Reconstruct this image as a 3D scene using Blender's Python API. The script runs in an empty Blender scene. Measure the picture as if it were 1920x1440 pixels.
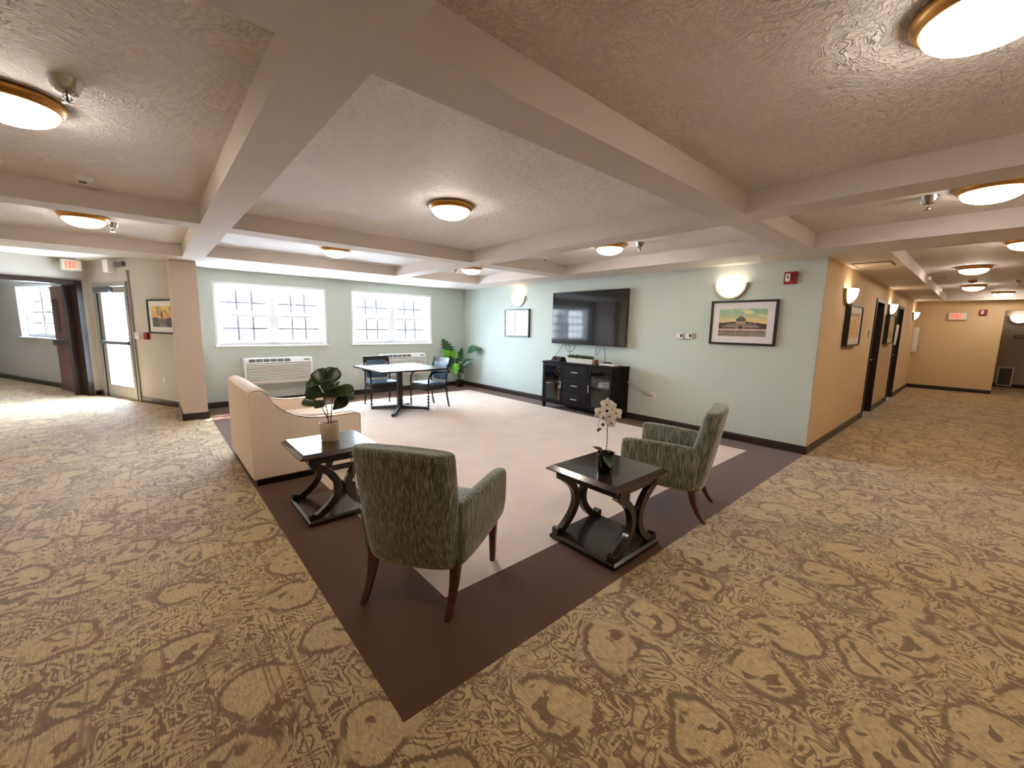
import bpy, bmesh, math, random
from mathutils import Vector, Matrix, noise
random.seed(7)
sin, cos, pi, R = math.sin, math.cos, math.pi, math.radians
scene = bpy.context.scene
C = scene.collection

# ------------------------------------------------------------------ camera
cam_data = bpy.data.cameras.new('camera'); cam = bpy.data.objects.new('camera', cam_data); C.objects.link(cam)
yaw, pitch, roll, FOC = R(41.361), R(7.996), R(1.067), 768.4
fw = Vector((sin(yaw)*cos(pitch), cos(yaw)*cos(pitch), -sin(pitch)))
rt = Vector((cos(yaw), -sin(yaw), 0)); up = rt.cross(fw)
rt2 = rt*cos(roll)+up*sin(roll); up2 = -rt*sin(roll)+up*cos(roll)
cam.matrix_world = Matrix(((rt2.x, up2.x, -fw.x, 0), (rt2.y, up2.y, -fw.y, 0), (rt2.z, up2.z, -fw.z, 1.5), (0, 0, 0, 1)))
cam_data.sensor_width = 36; cam_data.lens = FOC/1920*36; cam_data.clip_start = .05
scene.camera = cam
# ------------------------------------------------------------------ world, sun, exposure
LAMP, SCONCE, SKY, SUN = 19.5, 4.0, 29.0, 14.0
world = bpy.data.worlds.new('sky'); scene.world = world; world.use_nodes = True
bg = world.node_tree.nodes['Background']; bg.inputs[0].default_value = (.66, .82, 1, 1); bg.inputs[1].default_value = SKY
sun_data = bpy.data.lights.new('sun', 'SUN'); sun = bpy.data.objects.new('sun', sun_data); C.objects.link(sun)
sun_data.energy = SUN; sun_data.angle = R(2.5); sun_data.color = (1, .96, .9)
sun.rotation_euler = Vector((-.22, -.62, -1.02)).to_track_quat('-Z', 'Y').to_euler(); sun.location = (2, 20, 20)
vs = scene.view_settings; vs.view_transform = 'Standard'; vs.look = 'None'; vs.exposure = 1.38; vs.gamma = 1; vs.use_curve_mapping = False
scene.cycles.max_bounces = 10; scene.cycles.diffuse_bounces = 5; scene.cycles.caustics_reflective = False; scene.cycles.caustics_refractive = False

# ------------------------------------------------------------------ materials
def lin(r, g, b):
    f = lambda c: (c/255/12.92 if c <= 10 else ((c/255+.055)/1.055)**2.4)
    return (f(r), f(g), f(b), 1)
def mat(name, col, rough=.6, metal=0, spec=.5, nz=None, bump=None, emit=None, trans=0, coat=0):
    """nz=(scale, amount, stretch xyz) tone noise; bump=(scale, strength, distance)"""
    m = bpy.data.materials.new(name); m.use_nodes = True; nt = m.node_tree; b = nt.nodes['Principled BSDF']
    b.inputs['Base Color'].default_value = col; b.inputs['Roughness'].default_value = rough
    b.inputs['Metallic'].default_value = metal; b.inputs['Specular IOR Level'].default_value = spec
    b.inputs['Coat Weight'].default_value = coat
    m.diffuse_color = col
    if emit: b.inputs['Emission Color'].default_value = emit[0]; b.inputs['Emission Strength'].default_value = emit[1]
    if nz or bump:
        tc = nt.nodes.new('ShaderNodeTexCoord')
    if nz:
        mp = nt.nodes.new('ShaderNodeMapping'); nt.links.new(tc.outputs['Object'], mp.inputs[0]); mp.inputs['Scale'].default_value = nz[2]
        n = nt.nodes.new('ShaderNodeTexNoise'); n.inputs['Scale'].default_value = nz[0]; n.inputs['Detail'].default_value = 4
        nt.links.new(mp.outputs[0], n.inputs['Vector'])
        r = nt.nodes.new('ShaderNodeMapRange'); r.inputs[1].default_value = .3; r.inputs[2].default_value = .7
        r.inputs[3].default_value = 1-nz[1]; r.inputs[4].default_value = 1+nz[1]; nt.links.new(n.outputs[0], r.inputs[0])
        mx = nt.nodes.new('ShaderNodeVectorMath'); mx.operation = 'SCALE'; mx.inputs[0].default_value = col[:3]
        nt.links.new(r.outputs[0], mx.inputs['Scale']); nt.links.new(mx.outputs[0], b.inputs['Base Color'])
    if bump:
        n2 = nt.nodes.new('ShaderNodeTexNoise'); n2.inputs['Scale'].default_value = bump[0]; n2.inputs['Detail'].default_value = 3
        nt.links.new(tc.outputs['Object'], n2.inputs['Vector'])
        bp = nt.nodes.new('ShaderNodeBump'); bp.inputs['Strength'].default_value = bump[1]; bp.inputs['Distance'].default_value = bump[2]
        nt.links.new(n2.outputs[0], bp.inputs['Height']); nt.links.new(bp.outputs[0], b.inputs['Normal'])
    return m
M = {}
M['aqua'] = mat('aqua_paint', lin(193, 203, 195), .75, bump=(220, .15, .002))
M['beige'] = mat('beige_paint', lin(214, 188, 148), .75, bump=(220, .15, .002))
M['greypaint'] = mat('grey_paint', lin(172, 166, 158), .75, bump=(220, .15, .002))
M['pillar'] = mat('pillar_paint', lin(200, 182, 168), .75, bump=(220, .15, .002))
M['wing'] = mat('wing_paint', lin(186, 179, 172), .75, bump=(220, .15, .002))
M['beam'] = mat('shaded_beam_paint', lin(208, 199, 193), .7, bump=(180, .12, .002))  # greyer than the panels: their weaker window light is put into the colour
M['white'] = mat('white_trim', lin(236, 238, 240), .45)
M['muntin'] = mat('backlit_grey_muntin', lin(150, 150, 158), .5)  # backlit look of the bars put into the grey
M['plaswhite'] = mat('white_plastic', lin(228, 226, 220), .4)
M['greyvent'] = mat('grey_vent', lin(96, 98, 102), .5)
M['base'] = mat('dark_baseboard', lin(44, 30, 26), .35, nz=(8, .25, (1, 1, 6)))
M['darkwood'] = mat('espresso_wood', lin(38, 27, 25), .22, spec=.5, nz=(6, .3, (1, 14, 1)), coat=.15)
M['topwood'] = mat('espresso_table_top', lin(50, 37, 33), .16, spec=.6, nz=(6, .3, (1, 14, 1)), coat=.3)
M['cabwood'] = mat('black_brown_wood', lin(20, 15, 15), .55, spec=.12, nz=(5, .3, (1, 1, 12)))
M['legwood'] = mat('reddish_wood', lin(74, 34, 22), .3, nz=(9, .3, (1, 1, 8)))
M['doorwood'] = mat('red_brown_door', lin(104, 62, 48), .4, nz=(5, .25, (8, 8, 1)))
M['nichewood'] = mat('near_black_wood', lin(40, 24, 20), .4, nz=(5, .25, (8, 8, 1)))
M['black'] = mat('black_satin', lin(22, 21, 23), .35)
M['blackgloss'] = mat('black_gloss', lin(10, 10, 12), .08, spec=.6)
M['screen'] = mat('tv_screen', lin(6, 6, 9), .07, spec=.5)
M['chrome'] = mat('chrome', lin(200, 200, 205), .15, 1)
M['silver'] = mat('brushed_silver', lin(205, 205, 208), .3, 1)
M['alu'] = mat('grey_aluminium', lin(160, 158, 156), .45, .3)
M['bronze'] = mat('brushed_gold_rim', lin(190, 140, 75), .3, .9)
M['nickel'] = mat('brushed_nickel', lin(176, 155, 125), .35, .9)
M['red'] = mat('alarm_red', lin(150, 24, 28), .4)
M['redglow'] = mat('exit_letter_red', lin(235, 60, 40), .5, emit=(lin(255, 60, 35), .8))
M['signface'] = mat('exit_sign_face', lin(235, 225, 205), .5)
M['signbody'] = mat('sign_body', lin(190, 190, 178), .5)
M['cream'] = mat('cream_upholstery', lin(238, 220, 202), .85, nz=(260, .12, (1, 1, 1)), bump=(320, .3, .002))
M['piping'] = mat('cream_piping', lin(236, 220, 200), .8)
M['teal'] = mat('teal_vinyl', lin(70, 98, 116), .35, nz=(12, .12, (1, 1, 1)))
M['laminate'] = mat('table_laminate', lin(92, 82, 80), .2, spec=.6, nz=(7, .15, (1, 10, 1)))
M['pot'] = mat('cream_ceramic', lin(226, 210, 180), .4, nz=(60, .05, (1, 1, 1)))
M['soil'] = mat('soil', lin(52, 34, 24), .95, nz=(60, .4, (1, 1, 1)))
M['leafdark'] = mat('dark_leaf', lin(44, 62, 30), .35, nz=(14, .3, (1, 1, 1)))
M['leafgreen'] = mat('monstera_leaf', lin(36, 78, 44), .35, nz=(10, .3, (1, 1, 1)))
M['leaflime'] = mat('lime_leaf', lin(96, 170, 44), .4, nz=(10, .2, (1, 1, 1)))
M['stem'] = mat('green_stem', lin(92, 106, 66), .5)
M['stembrown'] = mat('brown_stem', lin(62, 42, 30), .6)
M['petal'] = mat('white_petal', lin(246, 238, 226), .6)
def petalmat():
    m = M['petal']; nt, b = m.node_tree, m.node_tree.nodes['Principled BSDF']; t = nt.nodes.new('ShaderNodeBsdfTranslucent'); t.inputs[0].default_value = (.95, .92, .86, 1)
    x = nt.nodes.new('ShaderNodeMixShader'); x.inputs[0].default_value = .5; o = nt.nodes['Material Output']
    nt.links.new(b.outputs[0], x.inputs[1]); nt.links.new(t.outputs[0], x.inputs[2]); nt.links.new(x.outputs[0], o.inputs[0])
petalmat()
M['petalheart'] = mat('orchid_heart', lin(120, 90, 40), .6)
M['succulent'] = mat('succulent_green', lin(70, 100, 52), .5, nz=(30, .4, (1, 1, 1)))
M['copper'] = mat('copper', lin(150, 90, 66), .4, .6)
M['gold'] = mat('gold_metal', lin(205, 170, 110), .3, .8)
M['paper'] = mat('paper', lin(235, 232, 224), .8)
M['matboard'] = mat('white_mat_board', lin(232, 228, 230), .8)
M['cable'] = mat('dark_cable', lin(70, 72, 78), .5)
M['whitecable'] = mat('white_cable', lin(235, 232, 225), .5)
M['patio'] = mat('patio_concrete', lin(205, 205, 200), .9, nz=(4, .1, (1, 1, 1)))
M['siding'] = mat('pale_siding', lin(225, 228, 230), .8)
M['bluechair'] = mat('blue_patio', lin(90, 140, 190), .5)
M['dome'] = mat('lit_dome_glass', lin(255, 245, 230), .4, emit=((1, .89, .76, 1), LAMP))
M['bowl'] = mat('lit_sconce_glass', lin(255, 245, 230), .4, emit=((1, .84, .66, 1), SCONCE))

def mathn(nt, op, a, b=None, c=None):
    n = nt.nodes.new('ShaderNodeMath'); n.operation = op
    for i, v in enumerate((a, b, c)):
        if v is None: continue
        if isinstance(v, (int, float)): n.inputs[i].default_value = v
        else: nt.links.new(v, n.inputs[i])
    return n.outputs[0]
def glass(name, tint, gloss=.08):
    m = bpy.data.materials.new(name); m.use_nodes = True; nt = m.node_tree; nt.nodes.clear()
    o = nt.nodes.new('ShaderNodeOutputMaterial'); mx = nt.nodes.new('ShaderNodeMixShader')
    t = nt.nodes.new('ShaderNodeBsdfTransparent'); g = nt.nodes.new('ShaderNodeBsdfGlossy')
    t.inputs[0].default_value = tint; g.inputs['Roughness'].default_value = .03
    f = nt.nodes.new('ShaderNodeLayerWeight'); f.inputs[0].default_value = .5
    nt.links.new(mathn(nt, 'ADD', mathn(nt, 'MULTIPLY', mathn(nt, 'POWER', f.outputs['Facing'], 5), .85), gloss), mx.inputs[0]); nt.links.new(t.outputs[0], mx.inputs[1]); nt.links.new(g.outputs[0], mx.inputs[2])
    nt.links.new(mx.outputs[0], o.inputs[0]); return m
M['glass'] = glass('window_glass', (.97, .98, 1, 1)); M['cabglass'] = glass('cabinet_glass', (.75, .78, .82, 1)); M['picglass'] = glass('picture_glass', (1, 1, 1, 1), .02)

def nodes(m): return m.node_tree, m.node_tree.nodes['Principled BSDF']
def sstep(nt, v, a, b, lo=0., hi=1.):
    n = nt.nodes.new('ShaderNodeMapRange'); n.interpolation_type = 'SMOOTHSTEP'
    nt.links.new(v, n.inputs[0])
    for i, x in enumerate((a, b, lo, hi)): n.inputs[i+1].default_value = x
    return n.outputs[0]
def texnoise(nt, vec, scale, detail=2, dist=0, stretch=None, color=False):
    if stretch:
        mp = nt.nodes.new('ShaderNodeMapping'); mp.inputs['Scale'].default_value = stretch; nt.links.new(vec, mp.inputs[0]); vec = mp.outputs[0]
    n = nt.nodes.new('ShaderNodeTexNoise'); n.inputs['Scale'].default_value = scale; n.inputs['Detail'].default_value = detail; n.inputs['Distortion'].default_value = dist
    nt.links.new(vec, n.inputs['Vector']); return n.outputs[1 if color else 0]
# patterned corridor carpet: scrolls, rings and fine ribs running with +Y
def carpet():
    m = mat('patterned_carpet', lin(170, 140, 100), .75, spec=.25); nt, b = nodes(m)
    tc = nt.nodes.new('ShaderNodeTexCoord').outputs['Object']
    nd = texnoise(nt, tc, 3.2, 2, color=True)
    sub = nt.nodes.new('ShaderNodeVectorMath'); sub.operation = 'SUBTRACT'; sub.inputs[1].default_value = (.5, .5, .5); nt.links.new(nd, sub.inputs[0])
    sc = nt.nodes.new('ShaderNodeVectorMath'); sc.operation = 'SCALE'; sc.inputs['Scale'].default_value = .22; nt.links.new(sub.outputs[0], sc.inputs[0])
    ad = nt.nodes.new('ShaderNodeVectorMath'); ad.operation = 'ADD'; nt.links.new(tc, ad.inputs[0]); nt.links.new(sc.outputs[0], ad.inputs[1]); wv = ad.outputs[0]
    vo = nt.nodes.new('ShaderNodeTexVoronoi'); vo.inputs['Scale'].default_value = 2.3; vo.inputs['Randomness'].default_value = .55; vo.voronoi_dimensions = '2D'
    nt.links.new(wv, vo.inputs['Vector']); d = vo.outputs['Distance']
    rib = texnoise(nt, tc, 1, 2, stretch=(150, 5, 1))
    ribo = mathn(nt, 'MULTIPLY', mathn(nt, 'SUBTRACT', rib, .5), .85)
    # crescent rings
    ring = mathn(nt, 'ABSOLUTE', mathn(nt, 'SUBTRACT', d, .30)); ring = sstep(nt, mathn(nt, 'ADD', ring, mathn(nt, 'MULTIPLY', ribo, .12)), .022, .042, 1, 0)
    brk = sstep(nt, texnoise(nt, tc, 4.5, 1), .40, .48)
    ring = mathn(nt, 'MULTIPLY', ring, brk)
    eye = mathn(nt, 'MULTIPLY', sstep(nt, texnoise(nt, tc, 7, 2, 1.5), .56, .60), sstep(nt, d, .26, .20))
    # scrolls: iso-lines of a distorted noise
    n1 = texnoise(nt, wv, 5.8, 1.5, 2.2)
    s1 = mathn(nt, 'ABSOLUTE', mathn(nt, 'SUBTRACT', mathn(nt, 'FRACT', mathn(nt, 'MULTIPLY', n1, 6.5)), .5))
    s1 = sstep(nt, mathn(nt, 'ADD', s1, ribo), .13, .21, 1, 0)
    n2 = texnoise(nt, tc, 13, 2, 1.2); s2 = sstep(nt, mathn(nt, 'ADD', n2, ribo), .53, .60)
    den = sstep(nt, texnoise(nt, tc, 1.7, 1), .42, .58)
    s2 = mathn(nt, 'MULTIPLY', s2, den)
    inside = sstep(nt, d, .30, .34)
    s1 = mathn(nt, 'MULTIPLY', s1, mathn(nt, 'ADD', mathn(nt, 'MULTIPLY', inside, .75), .25))
    s2 = mathn(nt, 'MULTIPLY', s2, inside)
    mask = mathn(nt, 'MAXIMUM', mathn(nt, 'MAXIMUM', ring, eye), mathn(nt, 'MAXIMUM', s1, s2))
    line = sstep(nt, texnoise(nt, tc, 1, 1, stretch=(34, .8, 1)), .66, .70)
    mask = mathn(nt, 'MAXIMUM', mask, mathn(nt, 'MULTIPLY', line, .7))
    fine = texnoise(nt, tc, 1, 2, stretch=(260, 30, 1)); grain = texnoise(nt, tc, 420, 1)
    val = mathn(nt, 'ADD', mathn(nt, 'MULTIPLY', fine, 1.5), mathn(nt, 'MULTIPLY', grain, .7)); val = mathn(nt, 'ADD', val, -.1)
    mx = nt.nodes.new('ShaderNodeMix'); mx.data_type = 'RGBA'; nt.links.new(mask, mx.inputs[0])
    mx.inputs[6].default_value = lin(194, 166, 120); mx.inputs[7].default_value = lin(124, 97, 64)
    vs_ = nt.nodes.new('ShaderNodeVectorMath'); vs_.operation = 'SCALE'; nt.links.new(mx.outputs[2], vs_.inputs[0]); nt.links.new(val, vs_.inputs['Scale'])
    nt.links.new(vs_.outputs[0], b.inputs['Base Color'])
    b.inputs['Sheen Weight'].default_value = .25; b.inputs['Sheen Roughness'].default_value = .5
    bp = nt.nodes.new('ShaderNodeBump'); bp.inputs['Strength'].default_value = .35; bp.inputs['Distance'].default_value = .004
    nt.links.new(mathn(nt, 'SUBTRACT', val, mask), bp.inputs['Height']); nt.links.new(bp.outputs[0], b.inputs['Normal'])
    return m
M['carpet'] = carpet()
def plaincarpet(name, c, diag=.12):
    m = mat(name, c, .95, spec=.1); nt, b = nodes(m); tc = nt.nodes.new('ShaderNodeTexCoord').outputs['Object']
    g = texnoise(nt, tc, 380, 2); w = nt.nodes.new('ShaderNodeTexWave'); w.inputs['Scale'].default_value = 24; w.bands_direction = 'DIAGONAL'; w.inputs['Distortion'].default_value = 3; w.inputs['Detail'].default_value = 2
    nt.links.new(tc, w.inputs['Vector']); big = texnoise(nt, tc, 2.5, 3)
    v = mathn(nt, 'ADD', mathn(nt, 'MULTIPLY', g, .8), mathn(nt, 'MULTIPLY', w.outputs[1], diag)); v = mathn(nt, 'ADD', v, mathn(nt, 'MULTIPLY', big, .25)); v = mathn(nt, 'ADD', v, .42-diag/2)
    s = nt.nodes.new('ShaderNodeVectorMath'); s.operation = 'SCALE'; s.inputs[0].default_value = c[:3]; nt.links.new(v, s.inputs['Scale']); nt.links.new(s.outputs[0], b.inputs['Base Color'])
    b.inputs['Sheen Weight'].default_value = .25
    bp = nt.nodes.new('ShaderNodeBump'); bp.inputs['Strength'].default_value = .3; bp.inputs['Distance'].default_value = .003; nt.links.new(v, bp.inputs['Height']); nt.links.new(bp.outputs[0], b.inputs['Normal'])
    return m
M['browncarpet'] = plaincarpet('brown_carpet', lin(88, 56, 36), 0.04); M['beigecarpet'] = plaincarpet('beige_carpet', lin(220, 200, 184), .14)
def ceilingmat():
    m = mat('textured_ceiling', lin(232, 226, 223), .65, spec=.35); nt, b = nodes(m); tc = nt.nodes.new('ShaderNodeTexCoord').outputs['Object']
    dirn = texnoise(nt, tc, 2.2, 1, color=True)
    a = nt.nodes.new('ShaderNodeVectorMath'); a.operation = 'SCALE'; a.inputs['Scale'].default_value = 1.1; nt.links.new(dirn, a.inputs[0])
    ad = nt.nodes.new('ShaderNodeVectorMath'); ad.operation = 'ADD'; nt.links.new(tc, ad.inputs[0]); nt.links.new(a.outputs[0], ad.inputs[1])
    n1 = texnoise(nt, ad.outputs[0], 17, 2, .7); r1 = mathn(nt, 'ABSOLUTE', mathn(nt, 'SUBTRACT', n1, .5)); r1 = sstep(nt, r1, .0, .05, 1, 0)
    n2 = texnoise(nt, tc, 34, 2, .8); r2 = sstep(nt, n2, .5, .62)
    h = mathn(nt, 'ADD', mathn(nt, 'MULTIPLY', r1, .8), mathn(nt, 'MULTIPLY', r2, .5))
    bp = nt.nodes.new('ShaderNodeBump'); bp.inputs['Strength'].default_value = .8; bp.inputs['Distance'].default_value = .008
    nt.links.new(h, bp.inputs['Height']); nt.links.new(bp.outputs[0], b.inputs['Normal']); return m
M['ceil'] = ceilingmat()
def chairfabric():
    m = mat('sage_fabric', lin(132, 132, 116), .9, spec=.15); nt, b = nodes(m); tc = nt.nodes.new('ShaderNodeTexCoord').outputs['Object']
    s = texnoise(nt, tc, 1, 4, stretch=(110, 110, 9)); g = texnoise(nt, tc, 260, 1)
    cr = nt.nodes.new('ShaderNodeValToRGB'); e = cr.color_ramp.elements; e[0].position = .32; e[0].color = lin(58, 62, 54); e[1].position = .68; e[1].color = lin(168, 172, 154)
    k = cr.color_ramp.elements.new(.5); k.color = lin(112, 118, 104)
    nt.links.new(mathn(nt, 'ADD', mathn(nt, 'MULTIPLY', s, .85), mathn(nt, 'MULTIPLY', g, .15)), cr.inputs[0]); nt.links.new(cr.outputs[0], b.inputs['Base Color'])
    b.inputs['Sheen Weight'].default_value = .4
    bp = nt.nodes.new('ShaderNodeBump'); bp.inputs['Strength'].default_value = .4; bp.inputs['Distance'].default_value = .003; nt.links.new(s, bp.inputs['Height']); nt.links.new(bp.outputs[0], b.inputs['Normal'])
    return m
M['sage'] = chairfabric()
def artmat():
    m = mat('printed_paper', (1, 1, 1, 1), .5); nt, b = nodes(m); a = nt.nodes.new('ShaderNodeAttribute'); a.attribute_name = 'Col'
    nt.links.new(a.outputs['Color'], b.inputs['Base Color']); return m
M['art'] = artmat()

# ------------------------------------------------------------------ mesh helpers
class MB:
    def __init__(s): s.v = []; s.f = []
    def add(s, vs_, fs, mtx=None):
        o = len(s.v); s.v += [tuple(mtx @ Vector(p)) if mtx else tuple(p) for p in vs_]; s.f += [tuple(o+i for i in f) for f in fs]; return s
    def box(s, x0, x1, y0, y1, z0, z1, mtx=None):
        return s.add([(x0, y0, z0), (x1, y0, z0), (x1, y1, z0), (x0, y1, z0), (x0, y0, z1), (x1, y0, z1), (x1, y1, z1), (x0, y1, z1)],
                     [(3, 2, 1, 0), (4, 5, 6, 7), (0, 1, 5, 4), (1, 2, 6, 5), (2, 3, 7, 6), (3, 0, 4, 7)], mtx)
    def bar(s, p, q, w, h, upv=(0, 0, 1)):
        p, q = Vector(p), Vector(q); d = (q-p); L = d.length; d.normalize(); x = d.cross(Vector(upv)).normalized(); z = x.cross(d)
        m = Matrix((( x.x, d.x, z.x, p.x), (x.y, d.y, z.y, p.y), (x.z, d.z, z.z, p.z), (0, 0, 0, 1)))
        return s.box(-w/2, w/2, 0, L, -h/2, h/2, m)
    def prism(s, poly, axis, lo, hi):
        n = len(poly); f = {'x': lambda a, b, t: (t, a, b), 'y': lambda a, b, t: (a, t, b), 'z': lambda a, b, t: (a, b, t)}[axis]
        vs_ = [f(a, b, lo) for a, b in poly]+[f(a, b, hi) for a, b in poly]
        return s.add(vs_, [tuple(range(n))[::-1], tuple(range(n, 2*n))]+[(i, (i+1) % n, n+(i+1) % n, n+i) for i in range(n)])
    def loft(s, rings, cap=True, closed=False):
        n = len(rings[0]); o = []
        for r in rings: o += list(r)
        fs = []
        k = len(rings)
        for j in range(k if closed else k-1):
            a, b = j*n, ((j+1) % k)*n
            fs += [(a+i, a+(i+1) % n, b+(i+1) % n, b+i) for i in range(n)]
        if cap and not closed: fs += [tuple(range(n))[::-1], tuple((k-1)*n+i for i in range(n))]
        return s.add(o, fs)
    def lathe(s, prof, c=(0, 0, 0), n=24, half=False):
        cx, cy, cz = c; rings = [[(cx+r*cos(2*pi*i/n), cy+r*sin(2*pi*i/n), cz+z) for i in range(n)] for r, z in prof]
        return s.loft(rings)
    def tube(s, pts, r, n=8, r2=None):
        pts = [Vector(p) for p in pts]; rings = []; k = len(pts)
        ref = Vector((0, 0, 1))
        for i, p in enumerate(pts):
            d = (pts[min(i+1, k-1)]-pts[max(i-1, 0)]).normalized()
            a = d.cross(ref)
            if a.length < .1: a = d.cross(Vector((1, 0, 0)))
            a.normalize(); b = d.cross(a); ri = r if r2 is None else r+(r2-r)*i/(k-1)
            rings.append([tuple(p+a*ri*cos(2*pi*j/n)+b*ri*sin(2*pi*j/n)) for j in range(n)])
            ref = b if abs(d.dot(b)) < .5 else ref
        return s.loft(rings)
    def sphere(s, c, r, n=12, sz=1):
        return s.lathe([(max(r*sin(pi*i/8), 1e-4), -r*sz*cos(pi*i/8)) for i in range(9)], c, n)
def bez(p, n=12):
    """catmull-rom through the points"""
    p = [Vector(q) for q in p]; out = []
    for i in range(len(p)-1):
        a = p[max(i-1, 0)]; b = p[i]; c = p[i+1]; d = p[min(i+2, len(p)-1)]
        for k in range(n):
            t = k/n; out.append(.5*((2*b)+(c-a)*t+(2*a-5*b+4*c-d)*t*t+(3*b-a-3*c+d)*t**3))
    out.append(p[-1]); return out
def obj(name, mb, m, parent=None, bevel=0, smooth=False, sub=0, label=None, kind=None, seg=2):
    me = bpy.data.meshes.new(name)
    if isinstance(mb, MB):
        me.from_pydata(mb.v, [], mb.f); b = bmesh.new(); b.from_mesh(me); bmesh.ops.recalc_face_normals(b, faces=b.faces); b.to_mesh(me); b.free()
    else: me = mb
    me.materials.clear(); me.materials.append(m if not isinstance(m, str) else M[m])
    o = bpy.data.objects.new(name, me); C.objects.link(o)
    if parent: o.parent = parent
    if bevel:
        md = o.modifiers.new('bevel', 'BEVEL'); md.width = bevel; md.segments = seg; md.limit_method = 'ANGLE'; md.angle_limit = R(35)
    if sub: md = o.modifiers.new('sub', 'SUBSURF'); md.levels = sub; md.render_levels = sub
    if smooth or sub:
        for p in me.polygons: p.use_smooth = True
    if smooth == 'auto' or (bevel and not sub):
        try: me.shade_smooth() ; me.set_sharp_from_angle(angle=R(40))
        except Exception: pass
    if label: o['label'] = label
    if kind: o['kind'] = kind
    return o
def thing(name, label, cat, loc=(0, 0, 0), rotz=0, group=None):
    o = bpy.data.objects.new(name, None); C.objects.link(o); o.location = loc; o.rotation_euler = (0, 0, rotz)
    o.empty_display_size = .1; o['label'] = label; o['category'] = cat
    if group: o['group'] = group
    return o
def tag(o, label, cat, group=None):
    o['label'] = label; o['category'] = cat
    if group: o['group'] = group
    return o
def dup(root, loc, rotz, label):
    def cp(o, par):
        c = o.copy(); C.objects.link(c)
        if par: c.parent = par
        for ch in list(o.children): cp(ch, c)
        return c
    r = cp(root, None); r.location = loc; r.rotation_euler = (0, 0, rotz); r['label'] = label; return r
def struct(name, mb, m, label=None, parent=None, **k):
    return obj(name, mb, m, parent, kind='structure' if parent is None else None, label=label, **k)
def panel(x0, x1, z0, z1, holes, th):
    """upright slab in a wall's own frame: x along it, front face at y=0, thickness behind; holes=(x0,x1,z0,z1)"""
    mb = MB(); xs = sorted({x0, x1, *[h[0] for h in holes], *[h[1] for h in holes]}); zs = sorted({z0, z1, *[h[2] for h in holes], *[h[3] for h in holes]})
    def solid(i, j):
        if i < 0 or j < 0 or i >= len(xs)-1 or j >= len(zs)-1: return False
        cx, cz = (xs[i]+xs[i+1])/2, (zs[j]+zs[j+1])/2
        return not any(h[0] < cx < h[1] and h[2] < cz < h[3] for h in holes)
    for i in range(len(xs)-1):
        for j in range(len(zs)-1):
            if not solid(i, j): continue
            a, b, c, d = xs[i], xs[i+1], zs[j], zs[j+1]
            mb.add([(a, 0, c), (b, 0, c), (b, 0, d), (a, 0, d)], [(0, 1, 2, 3)]); mb.add([(a, th, c), (b, th, c), (b, th, d), (a, th, d)], [(3, 2, 1, 0)])
            if not solid(i-1, j): mb.add([(a, 0, c), (a, th, c), (a, th, d), (a, 0, d)], [(3, 2, 1, 0)])
            if not solid(i+1, j): mb.add([(b, 0, c), (b, th, c), (b, th, d), (b, 0, d)], [(0, 1, 2, 3)])
            if not solid(i, j-1): mb.add([(a, 0, c), (b, 0, c), (b, th, c), (a, th, c)], [(3, 2, 1, 0)])
            if not solid(i, j+1): mb.add([(a, 0, d), (b, 0, d), (b, th, d), (a, th, d)], [(0, 1, 2, 3)])
    return mb
def place(o, loc, rotz): o.location = loc; o.rotation_euler = (0, 0, rotz); return o
def ringbox(mb, x0, x1, z0, z1, w, y0, y1):
    mb.box(x0, x1, y0, y1, z0, z0+w); mb.box(x0, x1, y0, y1, z1-w, z1); mb.box(x0, x0+w, y0, y1, z0+w, z1-w); mb.box(x1-w, x1, y0, y1, z0+w, z1-w); return mb

# ------------------------------------------------------------------ measured layout
XT, YW, YC, HS, HR, XE = 5.97, 8.66, 1.28, 2.369, 2.529, 16.14
TH = R(24.2); K = Vector((-.81, 11.47, 0)); eD = Vector((sin(TH), -cos(TH), 0)); eW = Vector((-cos(TH), -sin(TH), 0))
rD = math.atan2(eD.y, eD.x); rW = TH; rX = -pi/2     # frames: diagonal wall, cross wall, walls facing -X
def onD(t, off=0, z=0): p = K+eD*t+eW*off; return (p.x, p.y, z)
XL = .61
# ---- floors
def flat(poly, z=0, m=None, mb=None):
    mb = mb or MB(); mb.add([(x, y, z) for x, y in poly], [tuple(range(len(poly)))]); return mb
f = MB()
flat([(-7, -1.5), (19.2, -1.5), (19.2, YC), (XL, YC), (-7, YC)], mb=f)
flat([(-7, YC), (XL, YC), (XL, 9.0), (-7, 9.0)], mb=f)
p0, p1, p2 = K+eD*2.9, K-eD*6, K-eD*6+eW*6
flat([(-7, 9.0), (p0.x, 9.0), (p1.x, p1.y), (p2.x, p2.y)], mb=f)
flat([(XT, YC), (19.2, YC), (19.2, 2.2), (XT, 2.2)], mb=f)
struct('floor', f, 'carpet', 'tan and brown scroll-patterned corridor carpet')
f = MB(); B0, B1, B2, B3 = 1.12, 5.56, 1.80, 7.87
for q in ([(XL, YC), (XT, YC), (XT, B2), (XL, B2)], [(XL, B3), (XT, B3), (XT, YW), (XL, YW)], [(XL, B2), (B0, B2), (B0, B3), (XL, B3)], [(B1, B2), (XT, B2), (XT, B3), (B1, B3)]): flat(q, mb=f)
struct('floor_border', f, 'browncarpet', 'dark brown carpet border around the lounge')
struct('floor_inset', flat([(B0, B2), (B1, B2), (B1, B3), (B0, B3)]), 'beigecarpet', 'plain beige carpet inside the brown border')
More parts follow.
